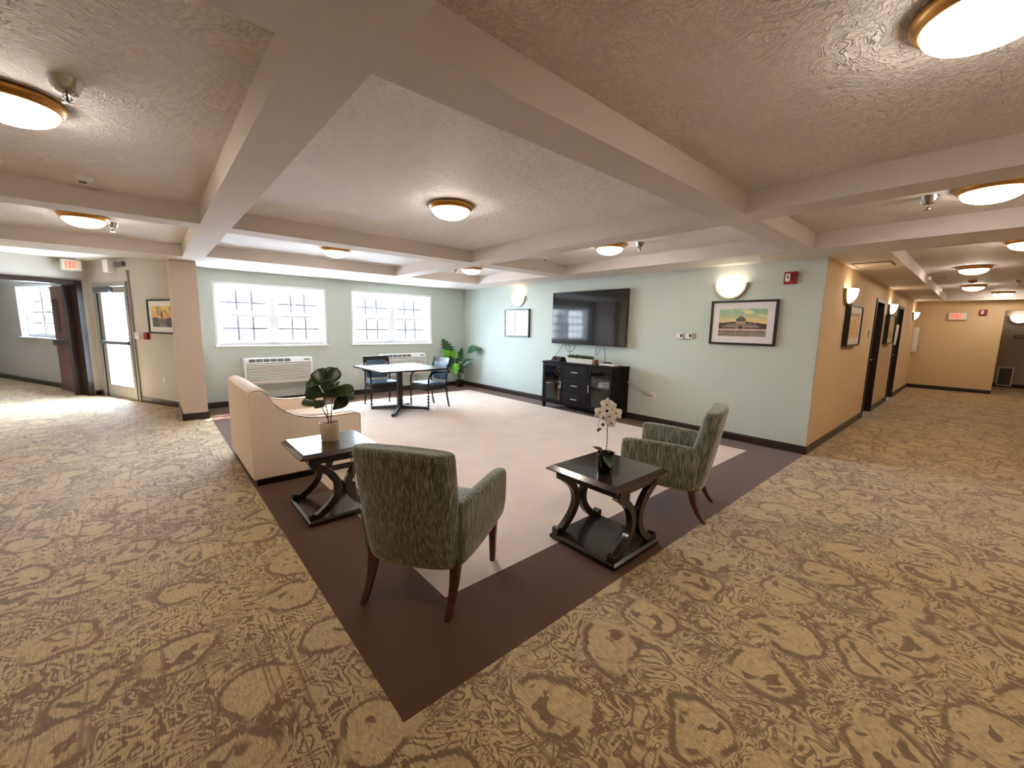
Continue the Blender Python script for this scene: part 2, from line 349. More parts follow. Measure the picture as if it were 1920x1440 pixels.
# ---- walls
W1 = (.87, 2.63, 1.08, 2.13); W2 = (3.19, 5.0, 1.08, 2.14)
place(struct('wall_back', panel(.40, XT+.2, 0, 2.62, [W1, W2], .25), 'aqua', 'pale aqua wall with two windows'), (0, YW, 0), 0)
w = MB(); w.box(XT, XT+.18, YC+.003, YW, 0, 2.62)
struct('wall_right', w, 'aqua', 'pale aqua television wall')
N1 = (9.46, 10.40, 0, 2.10); N2 = (12.2, 13.2, 0, 2.10)
place(struct('wall_hall', panel(XT+.18, XE+.2, 0, 2.62, [N1, N2], .3).box(XT, XT+.18, -.002, -.0005, 0, 2.62), 'beige', 'beige corridor wall with two dark doors'), (0, YC, 0), 0)
w = MB(); w.box(XE, XE+.15, -.30, YC+.1, 0, 2.62); w.box(XE, XE+.15, -1.5, -.30, 2.12, 2.62)
struct('wall_end', w, 'beige', 'beige wall closing the corridor, with the exit sign')
w = MB(); w.box(18.8, 18.95, -2.5, 1.5, 0, 2.6)
struct('wall_alcove', w, 'greypaint', 'grey wall at the far end beyond the corridor opening')
w = MB(); w.box(XE+.15, 18.8, -.2, -.05, 0, 2.4); struct('wall_alcove_left', w, 'beige')
w = MB(); w.box(-2.8, 19.2, -1.5, -1.36, 0, 2.62); struct('wall_front', w, 'beige')
w = MB(); w.box(-2.8, -2.62, -1.5, 10.66, 0, 2.62); struct('wall_left', w, 'beige')
DR = (.22, 1.36, 0, 2.15); WV = (-3.42, -1.62, 1.07, 2.17)
place(struct('wall_diagonal', panel(-6, 3.05, 0, 2.62, [DR, WV], .22), 'wing', 'grey-beige wall slanting away with the glass exit door'), K, rD)
place(struct('wall_cross', panel(-1.96, 0, 0, 2.62, [(-1.90, -.14, 0, 2.17)], .24), 'wing', 'grey-beige wall with the dark double-door opening'), K, rW)
w = MB(); w.box(0, .2, 0, 6, 0, 2.62); o = struct('wall_wing_far', w, 'wing'); place(o, K+eW*4.6, rD+pi/2+pi/2+pi/2)
o.rotation_euler = (0, 0, rW); o.location = K+eW*4.6
w = MB(); w.box(-5, .3, 0, .2, 0, 2.62); place(struct('wall_wing_end', w, 'wing'), K-eD*6, rW)
w = MB(); w.box(-5, -1.96, 0, .24, 0, 2.62); place(struct('wall_wing_front', w, 'wing'), K, rW)
w = MB(); w.box(.285, .585, 7.80, 8.95, 0, 2.45)
struct('wall_pillar', w, 'pillar', 'beige pillar end of the wall between corridor and lounge')
# ---- baseboards
def bb(name, x0, x1, loc, rz, m='base', h=.10, th=.016):
    b = MB(); b.prism([(0, 0), (-th, 0), (-th, h-.02), (-th*.55, h-.012), (-th*.55, h), (0, h)], 'x', x0, x1)
    return place(struct(name, b, m), loc, rz)
bb('baseboard_back', .585, XT, (0, YW, 0), 0)
bb('baseboard_right', 0, YW-YC, (XT, YW, 0), rX)
b = MB()
for a, c in ((XT-.016, N1[0]), (N1[1], N2[0]), (N2[1], XE)): b.box(a, c, -.016, 0, 0, .10)
place(struct('baseboard_hall', b, 'base'), (0, YC, 0), 0)
bb('baseboard_end', -YC, .30, (XE, 0, 0), rX)
bb('baseboard_alcove', -.1, 2.4, (18.8, 0, 0), rX)
bb('baseboard_diagonal', DR[1]+.06, 3.05, K, rD); bb('baseboard_wing', -6, DR[0]-.04, K, rD)
bb('baseboard_cross', -.10, 0, K, rW)
b = MB(); b.box(.27, .60, 7.784, 7.80, 0, .10); b.box(.269, .285, 7.784, 8.95, 0, .10); b.box(.585, .601, 7.784, YW, 0, .10)
struct('baseboard_pillar', b, 'base')
bb('baseboard_left', -10.6, 1.36, (-2.62, 0, 0), pi/2); bb('baseboard_front', -19, 2.6, (0, -1.36, 0), pi)
# ---- coffered ceiling
cof = [(-1.24, .417, 1.522, 4.80), (-1.24, .417, 5.06, 7.38), (.655, 3.43, 1.522, 4.80), (.655, 3.43, 5.08, 7.15), (3.70, 5.28, 1.522, 4.74), (3.70, 5.28, 5.08, 7.15),
       (.657, 3.43, -1.08, 1.284), (3.70, 5.34, -1.08, 1.284), (6.04, 15.75, -1.08, .76), (-1.24, .417, -1.08, 1.284)]
reg = [(-2.7, .285, -1.4, 8.10), (.285, XT+.05, -1.4, YW+.05), (XT+.05, XE+.1, -1.4, YC+.05)]
xs = sorted({v for c in cof for v in c[:2]} | {v for c in reg for v in c[:2]}); ys = sorted({v for c in cof for v in c[2:]} | {v for c in reg for v in c[2:]})
soff, rec = MB(), MB()
inr = lambda L, x, y: any(a < x < b and c < y < d for a, b, c, d in L)
for i in range(len(xs)-1):
    for j in range(len(ys)-1):
        x, y = (xs[i]+xs[i+1])/2, (ys[j]+ys[j+1])/2
        if inr(reg, x, y) and not inr(cof, x, y): soff.add([(xs[i], ys[j], HS), (xs[i+1], ys[j], HS), (xs[i+1], ys[j+1], HS), (xs[i], ys[j+1], HS)], [(3, 2, 1, 0)])
for a, b, c, d in cof:
    rec.box(a, b, c, d, HR, HR+.03)
    for q in ([(a, c), (b, c)], [(b, c), (b, d)], [(b, d), (a, d)], [(a, d), (a, c)]):
        (x0, y0), (x1, y1) = q; soff.add([(x0, y0, HS), (x1, y1, HS), (x1, y1, HR+.02), (x0, y0, HR+.02)], [(0, 1, 2, 3)])
soff.add([(-2.7, 8.10, HS), (.285, 8.10, HS), (.285, 8.10, 2.62), (-2.7, 8.10, 2.62)], [(0, 1, 2, 3)])
bm = bmesh.new(); me = bpy.data.meshes.new('ceiling_beams'); me.from_pydata(soff.v, [], soff.f); bm.from_mesh(me); bmesh.ops.remove_doubles(bm, verts=bm.verts, dist=1e-4); bm.to_mesh(me); bm.free()
o = bpy.data.objects.new('trim_1', me); C.objects.link(o); me.materials.append(M['beam']); o['kind'] = 'structure'; o['label'] = 'smooth painted grid of ceiling beams'
struct('ceiling', rec, 'ceil', 'textured recessed ceiling panels')
r_ = MB(); q0 = K-eD*6
flat([(-7, 8.0), (.6, 8.0), (.6, 9.1), (p1.x+.6, p1.y+.3), (p2.x, p2.y)], 2.59, mb=r_); struct('ceiling_wing', r_, 'white')
r_ = MB(); r_.box(XE+.15, 18.9, -2.5, 1.5, 2.22, 2.26); struct('ceiling_alcove', r_, 'white')
r_ = MB(); r_.box(-3, 19.3, -1.6, 9.0, 2.64, 2.70); struct('ceiling_slab', r_, 'beam')
a_ = MB(); a_.box(6.80, 7.21, .85, 1.20, HS-.006, HS); ap = struct('trim_2', a_, 'beam', 'ceiling access panel above the corridor'); 
g_ = MB(); ringbox(g_, 6.79, 7.22, .84, 1.21, .008, HS-.007, HS); 
g2 = MB(); g2.box(6.788, 7.222, .838, .85, HS-.009, HS-.001); g2.box(6.788, 7.222, 1.20, 1.212, HS-.009, HS-.001); g2.box(6.788, 6.80, .85, 1.2, HS-.009, HS-.001); g2.box(7.21, 7.222, .85, 1.2, HS-.009, HS-.001)
obj('panel_edge', g2, 'greyvent', ap)

# ------------------------------------------------------------------ windows
def window(name, loc, rz, w_, h_, label, reveal=.10):
    e = bpy.data.objects.new(name, None); C.objects.link(e); e['kind'] = 'structure'; e['label'] = label; place(e, loc, rz)
    c = MB(); c.box(-.035, w_+.035, -.012, 0, h_, h_+.035); c.box(-.035, 0, -.012, 0, 0, h_); c.box(w_, w_+.035, -.012, 0, 0, h_); obj('casing', c, 'white', e)
    c = MB(); c.box(-.055, w_+.055, -.055, reveal, -.032, 0); obj('sill', c, 'white', e, bevel=.006)
    c = MB(); c.box(0, .006, 0, reveal, 0, h_); c.box(w_-.006, w_, 0, reveal, 0, h_); c.box(0, w_, 0, reveal, h_-.006, h_); obj('reveal', c, 'white', e)
    fr = MB(); ringbox(fr, .006, w_-.006, 0, h_-.006, .045, reveal, reveal+.09); fr.box(w_/2-.05, w_/2+.05, reveal, reveal+.09, .04, h_-.04); obj('window_frame', fr, 'white', e)
    for k in range(2):
        x0 = .05 if k == 0 else w_/2+.05; x1 = w_/2-.05 if k == 0 else w_-.05; zm = h_*.5
        for lo, hi, y in ((.045, zm+.02, reveal+.015), (zm-.02, h_-.05, reveal+.055)):
            s_ = MB(); ringbox(s_, x0, x1, lo, hi, .038, y, y+.03); sash = obj('sash', s_, 'white', e)
            a0, a1, b0, b1 = x0+.038, x1-.038, lo+.038, hi-.038
            for q in (1, 2):
                mm = MB(); xx = a0+(a1-a0)*q/3; mm.box(xx-.016, xx+.016, y+.008, y+.022, b0, b1); obj('muntin', mm, 'muntin', sash)
            mm = MB(); zz = (b0+b1)/2; mm.box(a0, a1, y+.010, y+.020, zz-.015, zz+.015); obj('muntin', mm, 'muntin', sash)
            g = MB(); g.add([(a0, y+.015, b0), (a1, y+.015, b0), (a1, y+.015, b1), (a0, y+.015, b1)], [(0, 1, 2, 3)]); obj('pane', g, 'glass', sash)
            if lo < .1:
                for q in (.25, .72):
                    l_ = MB(); xx = x0+(x1-x0)*q; l_.box(xx-.03, xx+.03, y-.004, y+.02, hi, hi+.014); obj('sash_lock', l_, 'white', sash)
    return e
window('window_1', (W1[0], YW, W1[2]), 0, W1[1]-W1[0], W1[3]-W1[2], 'wide white double window left of the lounge')
window('window_2', (W2[0], YW, W2[2]), 0, W2[1]-W2[0], W2[3]-W2[2], 'wide white double window near the corner plant')
window('window_3', onD(WV[0], 0, WV[2]), rD, WV[1]-WV[0], WV[3]-WV[2], 'white window in the room beyond the double doors')
# ------------------------------------------------------------------ doors
d1 = bpy.data.objects.new('door_1', None); C.objects.link(d1); place(d1, K, rD); d1['kind'] = 'structure'; d1['label'] = 'aluminium glass exit door letting in daylight'
fr = MB(); fr.box(.16, .25, -.03, .2, 0, 2.17); fr.box(1.33, 1.39, -.03, .2, 0, 2.17); fr.box(.25, 1.33, -.03, .2, 2.10, 2.17); obj('door_frame', fr, 'alu', d1)
dl = MB(); dl.box(.26, .40, .0, .045, .01, 2.09); dl.box(1.23, 1.32, .0, .045, .01, 2.09); dl.box(.40, 1.23, .0, .045, 1.98, 2.09); dl.box(.40, 1.23, .0, .045, .01, .24); leaf = obj('door_leaf', dl, 'alu', d1)
g = MB(); g.add([(.40, .02, .24), (1.23, .02, .24), (1.23, .02, 1.98), (.40, .02, 1.98)], [(0, 1, 2, 3)]); obj('pane', g, 'glass', leaf)
g = MB(); g.box(.30, 1.30, -.06, -.02, 1.03, 1.09); g.box(.31, .35, -.03, .01, 1.02, 1.10); g.box(1.26, 1.30, -.03, .01, 1.02, 1.10); obj('push_bar', g, 'greyvent', leaf, bevel=.005)
g = MB(); g.box(.27, .85, -.07, -.001, 1.985, 2.09); obj('door_closer', g, 'greyvent', d1, bevel=.008)
g = MB(); g.box(.25, .27, -.012, .0, .0, 2.09); obj('gasket', g, 'black', d1)
g = MB(); g.box(.2, 1.36, .0, .2, -.01, .012); obj('threshold', g, 'alu', d1)
d2 = bpy.data.objects.new('door_2', None); C.objects.link(d2); place(d2, K, rW); d2['kind'] = 'structure'; d2['label'] = 'dark wood double-door opening with one brown door standing open'
fr = MB(); fr.box(-.20, -.12, -.03, .26, 0, 2.21); fr.box(-1.96, -1.88, -.03, .26, 0, 2.21); fr.box(-1.88, -.20, -.03, .26, 2.13, 2.21); obj('door_frame', fr, 'nichewood', d2)
g = MB(); g.box(-.15, -.105, .30, 1.28, .01, 2.12); lf = obj('door_leaf', g, 'doorwood', d2)
g = MB(); g.box(-.158, -.15, 1.0, 1.14, 1.22, 1.88); obj('vision_panel', g, 'blackgloss', lf)
g = MB(); g.box(-.21, -.15, .45, 1.24, .95, 1.07); obj('panic_bar', g, 'black', lf, bevel=.006)
g = MB(); g.box(-.215, -.205, .40, .48, .98, 1.05); obj('latch', g, 'silver', lf)
g = MB(); g.box(-.30, -.15, .24, .30, .01, 2.12); obj('door_edge', g, 'nichewood', d2)
for n_, (a, b, _, h) in (('door_3', N1), ('door_4', N2)):
    e = bpy.data.objects.new(n_, None); C.objects.link(e); e['kind'] = 'structure'; place(e, (0, YC, 0), 0)
    e['label'] = 'nearer dark door set into the corridor wall' if n_ == 'door_3' else 'farther dark door in the corridor wall with a paper notice'
    fr = MB(); fr.box(a, a+.05, -.02, .3, 0, h); fr.box(b-.05, b, -.012, .3, 0, h); fr.box(a+.05, b-.05, -.02, .3, h-.06, h); obj('door_frame', fr, 'nichewood', e)
    g = MB(); g.box(a+.05, b-.05, .10, .15, .01, h-.06); lf = obj('door_leaf', g, 'nichewood', e)
    g = MB(); g.tube([(b-.13, .10, 1.0), (b-.13, .05, 1.0), (b-.24, .05, 1.0)], .011); obj('door_handle', g, 'silver', lf, smooth=True)

# ------------------------------------------------------------------ ceiling lights, sprinklers, detectors
def ceiling_light(loc, label):
    t = thing('ceiling_light', label, 'ceiling light', loc, 0, 'flush dome ceiling lights')
    r = MB(); r.lathe([(.10, 0), (.185, 0), (.192, -.010), (.188, -.028), (.172, -.048), (.160, -.052), (.158, -.045), (.10, -.03)], n=40); obj('rim', r, 'bronze', t, smooth=True)
    d = MB(); d.lathe([(.160*cos(a*pi/16)+1e-4, -.046-.075*sin(a*pi/16)) for a in range(9)], n=32); obj('dome', d, 'dome', t, smooth=True)
    return t
LP = [((2.04, .10), 'dome light cut off by the top right corner'), ((4.45, .07), 'dome light at the right edge under the sprinkler coffer'),
      ((2.04, 3.16), 'dome light centred over the lounge'), ((2.04, 6.10), 'dome light nearest the left window'), ((4.42, 6.18), 'dome light in the far corner coffer'),
      ((4.40, 3.20), 'dome light above the television side'), ((-.41, 3.14), 'large dome light cut off at the left edge'), ((-.41, 6.10), 'dome light over the left corridor before the exit door'),
      ((7.15, -.22), 'first dome light along the right corridor, at the frame edge'), ((9.48, .21), 'second dome light along the right corridor'),
      ((12.97, .25), 'third dome light along the right corridor'), ((15.3, -.20), 'farthest dome light, above the corridor end wall')]
cl0 = None
for (x, y), lb in LP:
    if cl0 is None: cl0 = ceiling_light((x, y, HR), lb)
    else: dup(cl0, (x, y, HR), 0, lb)
def sprinkler(loc, label):
    t = thing('sprinkler', label, 'sprinkler', loc, 0, 'chrome ceiling sprinklers')
    c = MB(); c.lathe([(.001, 0), (.060, 0), (.056, -.010), (.046, -.036), (.038, -.052), (.022, -.058), (.001, -.058)], n=20); obj('cup', c, 'chrome', t, smooth='auto')
    c = MB(); c.tube([(0, 0, -.04), (0, 0, -.088)], .007); c.tube([(-.012, 0, -.05), (-.014, 0, -.075), (0, 0, -.095)], .003); c.tube([(.012, 0, -.05), (.014, 0, -.075), (0, 0, -.095)], .003); obj('frame_arms', c, 'chrome', t, smooth=True)
    c = MB(); c.lathe([(.001, -.096), (.020, -.097), (.020, -.094), (.001, -.093)], n=12); obj('deflector', c, 'chrome', t)
    return t
sp = None
for (x, y), lb in [((-.193, 2.769), 'chrome sprinkler beside the left edge dome light'), ((-.22, 6.33), 'chrome sprinkler beside the left corridor dome light'), ((4.20, 6.36), 'chrome sprinkler beside the far corner dome light'),
                   ((4.53, 2.85), 'chrome sprinkler beside the television side dome light'), ((4.50, .39), 'chrome sprinkler right of the beam crossing, near the right edge'), ((12.2, -.33), 'small chrome sprinkler between corridor dome lights')]:
    sp = sprinkler((x, y, HR), lb) if sp is None else dup(sp, (x, y, HR), 0, lb)
def detector(loc, label, m='plaswhite'):
    t = thing('smoke_detector', label, 'smoke detector', loc, 0)
    c = MB(); c.lathe([(.001, 0), (.062, 0), (.062, -.012), (.05, -.03), (.03, -.036), (.001, -.036)], n=24); obj('housing', c, m, t, smooth='auto')
    c = MB(); c.lathe([(.001, -.036), (.022, -.037), (.02, -.045), (.001, -.046)], n=16); obj('sensor', c, 'greyvent', t)
    return t
detector((-.285, 4.48, HR), 'white smoke detector in front of the left ceiling beam'); detector((4.50, 4.42, HR), 'white smoke detector in the coffer near the far corner')
detector((11.9, .25, HR), 'small brown detector between corridor dome lights', 'copper')
for x, lb in ((10.4, 'nearer small white box on the corridor beam'), (13.2, 'farther small white box on the corridor beam')):
    t = thing('sensor_box', lb, 'sensor', (x, .76, 2.43), 0); c = MB(); c.box(-.10, .10, -.05, 0, 0, .07); obj('housing', c, 'plaswhite', t, bevel=.006); c = MB(); c.box(-.03, .03, -.054, -.05, .02, .05); obj('lens', c, 'greyvent', t)
# ------------------------------------------------------------------ sconces
def sconce(loc, rz, label):
    t = thing('wall_sconce', label, 'wall light', loc, rz, 'half-bowl wall sconces')
    n = 20; rim = MB()
    def half(rx, rz_, y): return [(rx*cos(pi+pi*i/n), y, rz_*sin(pi+pi*i/n)) for i in range(n+1)]
    a, b, c, d = half(.205, .205, 0), half(.205, .205, -.035), half(.178, .18, -.035), half(.178, .18, 0)
    rim.loft([[a[i], b[i], c[i], d[i]] for i in range(n+1)]); obj('metal_band', rim, 'nickel', t, smooth='auto')
    g = MB(); rings = []
    for k in range(7):
        s_ = cos(k*pi/12.5); rings.append([(.186*s_*cos(pi+pi*i/n), -.02-.105*sin(k*pi/12.5), .188*s_*sin(pi+pi*i/n)) for i in range(n+1)])
    for k in range(6):
        g.add(rings[k]+rings[k+1], [(i, i+1, n+2+i, n+1+i) for i in range(n)])
    g.add(rings[6], [tuple(range(n+1))]); obj('glass_bowl', g, 'bowl', t, smooth=True)
    return t
s0 = sconce((XT, 2.32, 2.125), rX, 'half-bowl sconce above the pavilion picture')
dup(s0, (XT, 6.60, 2.135), rX, 'half-bowl sconce above the small sketch picture')
dup(s0, (7.13, YC, 2.08), 0, 'nearest corridor sconce, on the beige wall by the corner'); dup(s0, (11.0, YC, 2.06), 0, 'middle corridor sconce, between the two dark doors')
dup(s0, (15.2, YC, 2.06), 0, 'farthest sconce on the corridor side wall'); dup(s0, (18.8, -.64, 2.05), rX, 'sconce on the grey wall beyond the corridor end')
# ------------------------------------------------------------------ framed pictures
def lerp(a, b, t): t = max(0, min(1, t)); return tuple(x+(y-x)*t for x, y in zip(a, b))
def nz(x, y, s=0): return noise.noise(Vector((x, y, s)))
def art_pavilion(u, v):
    sky = lerp((246, 206, 140), (150, 190, 160), (v-.5)*2.6+.2*nz(u*5, v*7)); cl = nz(u*4+3, v*9, 2)
    if cl > .12: sky = lerp(sky, (232, 222, 170), cl*2.4)
    c = sky; hill = .47+.07*sin(u*3.2+.2)+.02*nz(u*14, 0)
    if v < hill: c = (74, 62, 40)
    if .16 < u < .80 and .38 < v < .50-abs(u-.46)*.12: c = (120, 102, 92)
    if .08 < u < .86 and .33 < v < .41-abs(u-.46)*.05: c = (150, 134, 124)
    if .1 < u < .88 and .27 < v <= .33: c = (88, 52, 44) if nz(u*40, v*20) > 0 else (120, 84, 70)
    if .38 < u < .56 and .28 < v < .54: c = (134, 112, 100)
    if .37 < u < .57 and .45 < v < .62: c = (172, 152, 136) if v < .56 else (92, 84, 70)
    if .57 <= v < .64 and abs(u-.47) < .105: c = (78, 80, 62)
    if .63 <= v < .76-abs(u-.47)*1.25 and abs(u-.47) < .10: c = (104, 106, 82)
    if (abs(u-.40) < .022 or abs(u-.54) < .022) and .27 < v < .46: c = (160, 138, 124)
    if (u-.47)**2/.0022+(v-.32)**2/.0036 < 1 and v > .27: c = (40, 26, 24)
    if .22 < v <= .27: c = (214, 188, 160)
    if v <= .22:
        k = nz(u*22, v*40, 4); c = lerp((120, 92, 74), (168, 158, 138), .5+k*1.2)
        if abs(v-.17) < .012 and (.1 < u < .34 or .4 < u < .62): c = (72, 42, 32)
        if v < .06 and u > .7: c = (150, 156, 136)
    return c
def art_steeple(u, v):
    c = lerp((228, 160, 120), (236, 206, 110), (v-.4)*2); k = nz(u*5, v*6, 1)
    if k > .1: c = lerp(c, (150, 136, 110), k*1.6)
    top = .40+.06*nz(u*9, 2)+.05*(abs(u-.5) > .2)
    if v < top: c = lerp((52, 50, 54), (104, 100, 98), .5+nz(u*24, v*18))
    if abs(u-.46) < .032 and v < .62: c = (58, 54, 54)
    if .55 <= v < .95 and abs(u-.46) < (.95-v)*.11: c = (50, 46, 48)
    if .28 < u < .64 and v < .44-abs(u-.46)*.6: c = (112, 108, 104)
    if v < .18 and abs(u-.45-(.18-v)*.3) < .05+(.18-v)*.7: c = (140, 134, 126)
    return c
def art_sketch_reflections(u, v):  # pale sketch, with reflections in the glass painted into the print
    c = (240, 242, 246); g = (176, 190, 208)
    for a in (.08, .2, .36, .47, .66, .78, .9):
        if abs(u-a-.05*sin(v*4+a*9)) < .014 and nz(a*9, v*3) > -.25: c = g
    for a in (.12, .3, .52, .56, .74, .88):
        if abs(v-a-.03*sin(u*5+a*7)) < .012 and nz(u*3, a*9, 3) > -.2: c = (190, 200, 216)
    if abs(u-.42) < .03: c = (160, 172, 196)
    if abs(v-.52) < .03: c = (186, 192, 212)
    return c
def art_portrait(u, v):
    c = lerp((206, 150, 100), (226, 176, 130), v)
    if (u-.5)**2/.03+(v-.62)**2/.02 < 1: c = (196, 160, 96)
    if v > .86: c = (150, 120, 110)
    if v < .14: c = (230, 190, 120)
    return c
def art_lake(u, v):
    c = lerp((200, 190, 130), (214, 206, 160), v)
    if v < .4: c = lerp((110, 110, 70), (170, 160, 110), .5+nz(u*12, v*12))
    return c
def picture(loc, rz, w_, h_, label, fn, depth=.045, mw=.085, fwid=.028, res=(84, 54)):
    t = thing('framed_picture', label, 'picture', loc, rz)
    f_ = MB(); ringbox(f_, -w_/2, w_/2, -h_/2, h_/2, fwid, -depth, -.002); obj('frame', f_, 'black', t, bevel=.003)
    f_ = MB(); ringbox(f_, -w_/2+fwid, w_/2-fwid, -h_/2+fwid, h_/2-fwid, mw, -depth+.016, -depth+.02); obj('mat_board', f_, 'matboard', t)
    a, b = w_/2-fwid-mw, h_/2-fwid-mw; nx, ny = res; me = bpy.data.meshes.new('print')
    vv = [(-a+2*a*i/nx, -depth+.02, -b+2*b*j/ny) for j in range(ny+1) for i in range(nx+1)]
    ff = [(j*(nx+1)+i, j*(nx+1)+i+1, (j+1)*(nx+1)+i+1, (j+1)*(nx+1)+i) for j in range(ny) for i in range(nx)]
    me.from_pydata(vv, [], ff); ca = me.color_attributes.new('Col', 'FLOAT_COLOR', 'CORNER')
    k = 0
    for j in range(ny):
        for i in range(nx):
            c = lin(*fn((i+.5)/nx, (j+.5)/ny))
            for _ in range(4): ca.data[k].color = c; k += 1
    obj('print', me, 'art', t)
    g_ = MB(); g_.add([(-w_/2+fwid, -depth+.008, -h_/2+fwid), (w_/2-fwid, -depth+.008, -h_/2+fwid), (w_/2-fwid, -depth+.008, h_/2-fwid), (-w_/2+fwid, -depth+.008, h_/2-fwid)], [(0, 1, 2, 3)]); obj('glazing', g_, 'picglass', t)
    return t
picture((XT, 2.135, 1.605), rX, .82, .59, 'black framed picture of a towered pavilion by the water', art_pavilion)
picture((XT, 6.635, 1.575), rX, .78, .59, 'small black framed pale line sketch with painted-in reflections near the plant', art_sketch_reflections, mw=.04, res=(60, 48))
picture(onD(2.47, 0, 1.555), rD, .86, .58, 'black framed picture of a steeple under a yellow sky', art_steeple)
picture((7.60, YC, 1.60), 0, .86, .58, 'black framed picture on the corridor wall before the first door', art_portrait, depth=.066, res=(40, 30))
picture((11.15, YC, 1.58), 0, .84, .57, 'black framed picture between the two corridor doors', art_lake, depth=.066, res=(40, 30))
# ------------------------------------------------------------------ wall fittings
def fire_alarm(loc, rz, label, s=1.):
    t = thing('fire_alarm', label, 'fire alarm', loc, rz); c = MB(); c.box(-.068*s, .068*s, -.05, 0, -.072*s, .072*s); obj('housing', c, 'red', t, bevel=.006)
    c = MB(); c.box(-.045*s, .005*s, -.075, -.05, -.045*s, .050*s); obj('strobe', c, 'plaswhite', t, bevel=.008); c = MB(); c.box(-.028*s, -.014*s, -.078, -.075, -.01, .03); obj('strobe_lamp', c, 'greyvent', t)
    for k in range(4):
        c = MB(); c.box(.02*s, .055*s, -.053, -.05, -.05*s+k*.026*s, -.038*s+k*.026*s); obj('sounder_slot', c, 'nichewood', t)
fire_alarm((XT, 1.63, 2.15), rX, 'red fire alarm strobe on the aqua wall near the corner'); fire_alarm((XE, .06, 2.08), rX, 'red fire alarm strobe right of the corridor exit sign')
def plate(loc, rz, label, cat='outlet', name='wall_outlet', two=True, m='plaswhite', w_=.07, h_=.115):
    t = thing(name, label, cat, loc, rz); c = MB(); c.box(-w_/2, w_/2, -.008, 0, -h_/2, h_/2); obj('cover_plate', c, m, t, bevel=.002)
    if two:
        for z in (-.028, .028):
            c = MB(); c.box(-.018, .018, -.011, -.008, z-.015, z+.015); obj('socket', c, 'signbody', t)
    else:
        c = MB(); c.box(-.012, .012, -.014, -.008, -.02, .02); obj('switch_rocker', c, 'signbody', t)
    return t
plate((3.20, YW, .43), 0, 'white outlet under the gap between the windows'); plate((XT, 7.34, .48), rX, 'white outlet on the television wall by the plant'); 
plate(onD(2.29, 0, .46), rD, 'beige outlet under the steeple picture'); plate((9.12, YC, 1.50), 0, 'silver switch plate beside the first corridor door', 'switch', 'switch_plate', False, 'silver', .12, .13)
plate((13.75, YC, .5), 0, 'beige outlet beyond the second corridor door')
o_ = plate((XT, 3.36, .44), rX, 'white outlet with a cable plugged in beside the cabinet')
t = thing('thermostat_box', 'silver back box holding two thermostats', 'thermostat', (XT, 2.90, 1.41), rX); c = MB(); c.box(-.145, .145, -.018, 0, -.045, .045); obj('back_plate', c, 'silver', t, bevel=.003)
for x, lb in ((-.075, None), (.058, None)):
    c = MB(); c.box(x-.055, x+.055, -.045, -.018, -.038, .038); h_ = obj('thermostat', c, 'plaswhite', t, bevel=.005); c = MB(); c.box(x+.012, x+.042, -.048, -.045, -.02, .024); obj('display', c, 'black', h_)
# exit signs
def exit_letters(t, w_, h_, y):
    W_ = w_*.13; S = .22*h_*.0+.016
    x = -w_*.29; a, b = -h_*.30, h_*.30; lw = w_*.115; st = w_*.035
    def L(mb): return obj('letter', mb, 'redglow', t)
    m_ = MB(); m_.box(x, x+st, y-.002, y, a, b)
    for z in (a, -st/2, b-st): m_.box(x+st, x+lw, y-.002, y, z, z+st)
    L(m_); x += lw*1.28
    m_ = MB(); m_.add([(x, y-.002, a), (x+st, y-.002, a), (x+lw, y-.002, b), (x+lw-st, y-.002, b)], [(0, 1, 2, 3)]); m_.add([(x+lw-st, y-.002, a), (x+lw, y-.002, a), (x+st, y-.002, b), (x, y-.002, b)], [(0, 1, 2, 3)]); L(m_); x += lw*1.28
    m_ = MB(); m_.box(x+.2*lw, x+.2*lw+st, y-.002, y, a, b); L(m_); x += lw*.8
    m_ = MB(); m_.box(x, x+lw, y-.002, y, b-st, b); m_.box(x+lw/2-st/2, x+lw/2+st/2, y-.002, y, a, b-st); L(m_)
def exit_sign(loc, rz, label, mount, w_=.33, h_=.20, dp=.05):
    t = thing('exit_sign', label, 'exit sign', loc, rz); c = MB(); c.box(-w_/2, w_/2, -dp, 0, -h_/2, h_/2); obj('housing', c, 'signbody', t, bevel=.005)
    c = MB(); c.box(-w_/2+.012, w_/2-.012, -dp-.003, -dp, -h_/2+.012, h_/2-.012); obj('face_plate', c, 'signface', t)
    exit_letters(t, w_, h_, -dp-.003)
    if mount: c = MB(); c.box(-.06, .06, -dp*.8, -dp*.2, h_/2, h_/2+.03); obj('mount', c, 'signbody', t)
exit_sign((XE, .50, 1.985), rX, 'white exit sign with red letters on the corridor end wall', False, .35, .20)
pp = K+eD*.10+eW*.27; exit_sign((pp.x, pp.y, 2.465), R(12), 'exit sign hanging before the glass door at the left', True, .27, .20, .14)
t = thing('door_operator', 'beige box high on the wall over the glass door', 'box', onD(.98, 0, 2.44), rD); c = MB(); c.box(-.09, .09, -.12, 0, -.11, .11); obj('housing', c, 'plaswhite', t, bevel=.006); c = MB(); c.box(.12, .42, -.05, 0, .0, .07); obj('side_box', c, 'greyvent', t)
t = thing('conduit', 'pale metal conduit running down beside the glass door', 'pipe', onD(1.47), rD); c = MB(); c.box(-.015, .015, -.03, 0, 0, 2.30); obj('pipe_run', c, 'alu', t); c = MB(); c.box(-.025, .025, -.04, 0, 2.30, 2.36); obj('junction', c, 'alu', t)
t = thing('card_reader', 'beige box on the wall right of the glass door', 'box', onD(1.60, 0, 1.21), rD); c = MB(); c.box(-.07, .07, -.04, 0, -.06, .06); obj('housing', c, 'plaswhite', t, bevel=.005); c = MB(); c.box(-.03, .03, -.043, -.04, .0, .04); obj('cover', c, 'signbody', t)
